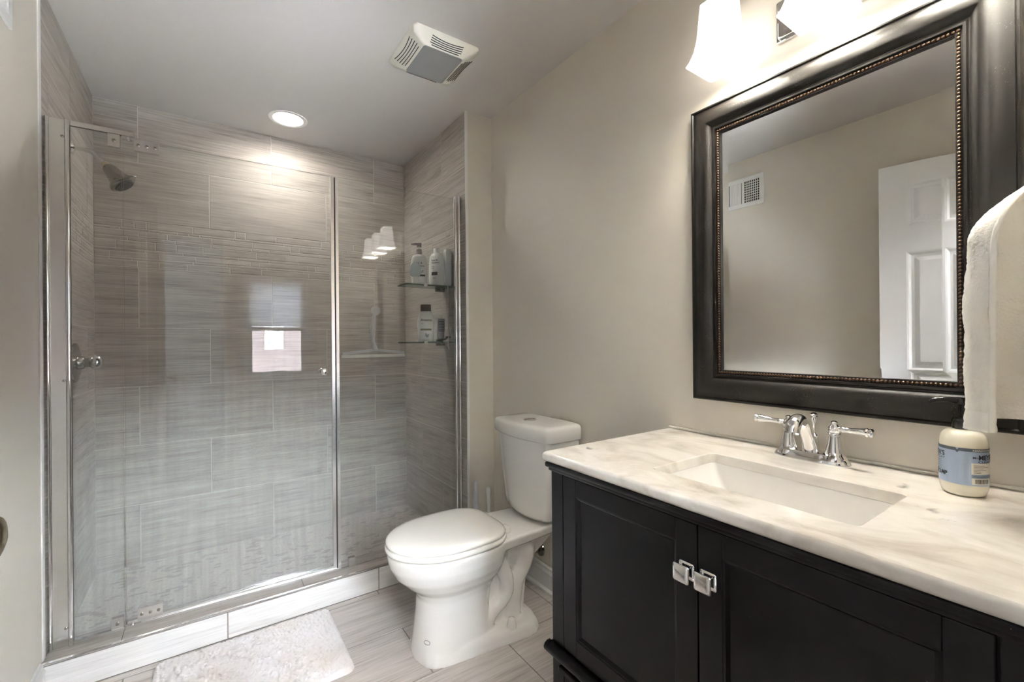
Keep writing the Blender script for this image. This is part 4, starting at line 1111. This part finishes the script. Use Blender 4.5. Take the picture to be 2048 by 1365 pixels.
# soap pump
SB = Vector((1.216, .217, CT)); R0 = .0345
sb = thing('soap_bottle', 'cream hand soap bottle with a pale blue label and black pump on the marble countertop', 'soap dispenser', SB)
bm = bmesh.new(); lathe(bm, [(.026, .0003), (.031, .004), (.0340, .014), (R0, .022), (R0, .098), (.0338, .106), (.0315, .115), (.027, .121), (.021, .1245), (.0165, .126)], SB, (0, 0, 1), 48); sbb = finish('bottle_body', bm, M_soap, sb, 60)
phi0 = math.atan2(-.177, -.984)         # direction from the bottle to the camera
def cylfn(off):
    def f(s, z):                        # s = arc length, left to right as seen
        a = phi0 + s / R0; rr = R0 + off
        return (SB.x + rr * math.cos(a), SB.y + rr * math.sin(a), CT + z)
    return f
f0, f1, f2 = cylfn(.0004), cylfn(.0008), cylfn(.0012)
rad = lambda d: math.radians(d) * R0
bm = bmesh.new(); put_rect(bm, f0, rad(-178), rad(178), .024, .094, 64); lab_o = finish('label', bm, M_blue, sbb, recalc=False)
bm = bmesh.new()
put_rect(bm, f1, rad(-175), rad(-18), .088, .094, 24); put_rect(bm, f1, rad(-10), rad(175), .088, .094, 28)
a = [bm.verts.new(f1(rad(x), z)) for x, z in ((-18, .094), (-14, .090), (-10, .094), (-10, .088), (-14, .0845), (-18, .088))]
bm.faces.new((a[0], a[1], a[4], a[5])); bm.faces.new((a[1], a[2], a[3], a[4]))
finish('label_band', bm, M_slate, sbb, recalc=False)
bm = bmesh.new(); put_rect(bm, f1, rad(17), rad(85), .046, .067, 12); put_rect(bm, f1, rad(18), rad(72), .0265, .0385, 12); finish('label_panel', bm, M_paper, sbb, recalc=False)
bm = bmesh.new()
put_text(bm, 'Mrs.', .0055, f2, rad(20), .0755, bold=.0001); put_text(bm, "MEYER'S", .0125, f2, rad(34), .0735, bold=.0004, sx=.92); put_text(bm, 'CLEAN DAY', .0062, f2, rad(33), .0675, bold=.0001, sx=1.35)
put_text(bm, "MEYER'S", .0125, f2, rad(-116), .0745, bold=.0004, sx=.92); put_text(bm, 'CLEAN DAY', .0062, f2, rad(-116), .0680, sx=1.25); put_text(bm, 'HAND SOAP', .011, f2, rad(-142), .0375, bold=.0003); 
finish('lettering', bm, M_ink, sbb, recalc=False)
bm = bmesh.new()
for k, w in enumerate((.014, .020, .012, .016, .009, .008)): put_rect(bm, f2, rad(22), rad(22) + w * 1.3, .0622 - k * .0027, .0628 - k * .0027, 6)
for k in range(7): put_rect(bm, f2, rad(-92), rad(-58), .0640 - k * .0034, .0646 - k * .0034, 4)
put_rect(bm, f2, rad(17), rad(85), .0436, .0441, 8); put_rect(bm, f2, rad(17), rad(85), .0416, .0421, 8); put_rect(bm, f2, rad(17), rad(85), .0400, .0405, 8)
finish('fine_print', bm, M_ink, sbb, recalc=False)
bm = bmesh.new(); rr = random.Random(4); s = rad(25)
while s < rad(66):
    w = rr.choice((.0004, .0007, .0011)); put_rect(bm, f2, s, s + w, .0285, .0370, 1); s += w + rr.choice((.0004, .0007))
finish('barcode', bm, M_ink, sbb, recalc=False)
bm = bmesh.new(); put_text(bm, 'HARDWORKING HOMEKEEPING', .0042, f2, rad(20), .0895, bold=.0001, sx=1.4); finish('band_lettering', bm, M_paper, sbb, recalc=False)
bm = bmesh.new(); lathe(bm, [(.0160, .1262), (.0165, .128), (.0165, .143), (.0145, .1445), (.0145, .149), (.008, .1505)], SB, (0, 0, 1), 32); finish('pump_collar', bm, M_blackp, sb, 40)
bm = bmesh.new(); cyl(bm, SB + Vector((0, 0, .150)), SB + Vector((0, 0, .176)), .0065, 16); lathe(bm, [(.010, .174), (.0115, .178), (.011, .184), (.006, .186)], SB, (0, 0, 1), 20)
tube(bm, catmull([SB + Vector((0, 0, .180)), SB + Vector((-.012, .020, .182)), SB + Vector((-.020, .036, .180)), SB + Vector((-.024, .044, .175))], 5), [.007, .006, .005, .0035], 12); finish('pump_head', bm, M_blackp, sb, 50)

# ================================================================== MIRROR
mr = thing('wall_mirror', 'large rectangular wall mirror in a dark bronze frame with beaded inner edge', 'mirror', (XR, .5, 1.0))
MY0, MY1, MZ0, MZ1 = .146, .858, .998, 1.922
FW = .096
prof = [(0, .0005), (0, .022), (.003, .027), (.007, .027), (.010, .023), (.015, .024), (.028, .034), (.042, .040), (.056, .037), (.066, .028), (.071, .022), (.074, .022), (.077, .025), (.082, .025), (.0835, .019), (.095, .019), (.096, .012), (.096, .0005)]
bm = bmesh.new(); rings = []
for d, h_ in prof: rings.append([(XR - h_, MY0 + d, MZ0 + d), (XR - h_, MY1 - d, MZ0 + d), (XR - h_, MY1 - d, MZ1 - d), (XR - h_, MY0 + d, MZ1 - d)])
loft(bm, rings, False, False); finish('frame', bm, M_frame, mr, 38)
bm = bmesh.new(); g = .0890
a0, a1, c0, c1 = MY0 + g, MY1 - g, MZ0 + g, MZ1 - g
def bead(y, z, along):
    r = bmesh.ops.create_icosphere(bm, subdivisions=1, radius=.0042)
    for v in r['verts']:
        v.co = Vector((XR - .020 + v.co.x * .8, y + v.co.y * (1 if along else .92), z + v.co.z * (.92 if along else 1)))
step = .0078; ny_ = round((a1 - a0) / step); nz_ = round((c1 - c0) / step)
for i in range(ny_ + 1):
    for z in (c0, c1): bead(a0 + (a1 - a0) * i / ny_, z, True)
for i in range(1, nz_):
    for y in (a0, a1): bead(y, c0 + (c1 - c0) * i / nz_, False)
finish('bead_trim', bm, M_bronze, mr, 180)
bm = bmesh.new(); i0 = .0945; bv = .024
def mrg(i, x): return [(x, MY0 + i, MZ0 + i), (x, MY1 - i, MZ0 + i), (x, MY1 - i, MZ1 - i), (x, MY0 + i, MZ1 - i)]
loft(bm, [mrg(i0, XR - .0120), mrg(i0 + bv, XR - .0134), ], False, True); finish('mirror_glass', bm, M_mirror, mr)

# ================================================================== VANITY LIGHT
vl = thing('vanity_light', 'chrome wall light with three lit square frosted glass shades above the mirror', 'wall light', (XR, .49, 2.06))
bm = bmesh.new()
box(bm, XR - .010, XR - .0005,   .320, .600, 2.010, 2.125, .003); box(bm, XR - .020, XR - .010, .327, .593, 2.017, 2.118, .003); finish('back_plate', bm, M_chrome, vl)
bm = bmesh.new(); cyl(bm, (XR - .060, .19, 2.172), (XR - .060, .726, 2.172), .008, 14); cyl(bm, (XR - .018, .458, 2.07), (XR - .060, .458, 2.172), .009, 14); finish('arm_bar', bm, M_chrome, vl, 40)
SHX = XR - .112
for yk in (.706, .458, .210):
    bm = bmesh.new(); cyl(bm, (XR - .060, yk, 2.172), (SHX, yk, 2.172), .007, 12); lathe(bm, [(.012, 0), (.022, .004), (.022, .022), (.016, .026)], (SHX, yk, 2.150), (0, 0, 1), 20); hd_ = finish('socket_cup', bm, M_chrome, vl, 40)
    bm = bmesh.new()
    loft(bm, [[(SHX + x, yk + y, z) for x, y in rrect(w, w, .010, 4)] for w, z in ((.030, 2.150), (.040, 2.149), (.042, 2.12), (.044, 2.09), (.047, 2.05), (.053, 2.015), (.061, 1.990), (.068, 1.976), (.065, 1.976), (.058, 1.990), (.050, 2.015), (.044, 2.05), (.040, 2.12), (.028, 2.140))], False, True)
    finish('shade', bm, M_shade, hd_, 40)
    bm = bmesh.new(); lathe(bm, [(.012, .148), (.013, .128), (.022, .104), (.026, .085), (.022, .067), (.010, .058)], (SHX, yk, 1.990), (0, 0, 1), 16); finish('bulb', bm, M_bulb, hd_, 60)

# ================================================================== TOWEL AND RING
RC = Vector((1.215, YN + .070, 1.520))
tr_ = thing('towel_ring', 'chrome towel ring on the wall above the right end of the vanity', 'towel ring', (1.215, YN, 1.6))
bm = bmesh.new(); lathe(bm, [(.026, 0), (.025, .006), (.014, .012), (.010, .04), (.013, .052), (.008, .058)], (1.215, YN, 1.598), (0, 1, 0), 24); finish('post', bm, M_chrome, tr_, 40)
bm = bmesh.new(); rg_ = []
for k in range(40):
    a = 2 * math.pi * k / 40; rg_.append((RC.x + .078 * math.sin(a), RC.y + .016 - .020 * math.cos(a), RC.z + .078 * math.cos(a)))
tube(bm, rg_, .0055, 10, closed=True); finish('ring', bm, M_chrome, tr_, 60)

# towel: pleated sheet hung through the ring
bm = bmesh.new()
base = catmull([(1.080, .150), (1.078, .164), (1.088, .182), (1.120, .188), (1.168, .176), (1.205, .140), (1.208, .085), (1.205, .050), (1.222, .062), (1.232, .110), (1.252, .148), (1.282, .140), (1.290, .095), (1.294, .050)], 7)
NP = len(base); NZ = 90; zt, zbm = 1.462, 1.040; G = []
anchor = Vector((1.20, .108))
for j in range(NZ + 1):
    t = j / NZ; row = []
    for i, p in enumerate(base):
        u = i / (NP - 1)
        spread = 1 - (1 - min(1, t / .30)) ** 2.2
        q = anchor + (Vector((p.x, p.y)) - anchor) * (.16 + .84 * spread) * (1 + .06 * t)
        drop = zt - (zt - zbm) * t
        fl = u if u < .3 else .3
        z = drop + (1 - spread) * -.02 * abs(q.y - anchor.y) / .06 - (.010 if u < .25 else 0) * t
        nz_ = .006 * noise.noise(Vector((u * 16, t * 5, 1))) * spread + .0022 * noise.noise(Vector((u * 120, t * 90, 3))) + .0016 * noise.noise(Vector((u * 260, t * 200, 8)))
        nb = base[min(i + 1, NP - 1)] - base[max(i - 1, 0)]; nn = Vector((nb.y, -nb.x, 0)).normalized()
        row.append(bm.verts.new((q.x + nn.x * nz_, q.y + nn.y * nz_, z)))
    G.append(row)
for j in range(NZ):
    for i in range(NP - 1): bm.faces.new((G[j][i], G[j][i + 1], G[j + 1][i + 1], G[j + 1][i]))
tw = thing('hand_towel', 'white terry hand towel hanging from the chrome ring over the soap bottle', 'towel', (1.19, .12, 1.04))
hb_ = bmesh.new(); off_ = Vector((-.0062, -.001, 0)); W_ = 5
Hm = [[hb_.verts.new(G[j][i].co + off_) for i in range(W_)] for j in range(4, NZ + 1)]
for j in range(len(Hm) - 1):
    for i in range(W_ - 1): hb_.faces.new((Hm[j][i], Hm[j][i + 1], Hm[j + 1][i + 1], Hm[j + 1][i]))
Bm = [[hb_.verts.new(G[j][i].co + off_) for i in range(W_ - 1, 24)] for j in range(NZ - 7, NZ + 1)]
for j in range(len(Bm) - 1):
    for i in range(len(Bm[0]) - 1): hb_.faces.new((Bm[j][i], Bm[j][i + 1], Bm[j + 1][i + 1], Bm[j + 1][i]))
o = finish('cloth', bm, M_towel, tw, 180)
ho_ = finish('hem', hb_, mat('white_hem_weave', srgb(238, 236, 230), .8), tw, 180); ho_.modifiers.new('thick', 'SOLIDIFY').thickness = .003
sd_ = o.modifiers.new('thick', 'SOLIDIFY'); sd_.thickness = .007; sd_.offset = 0
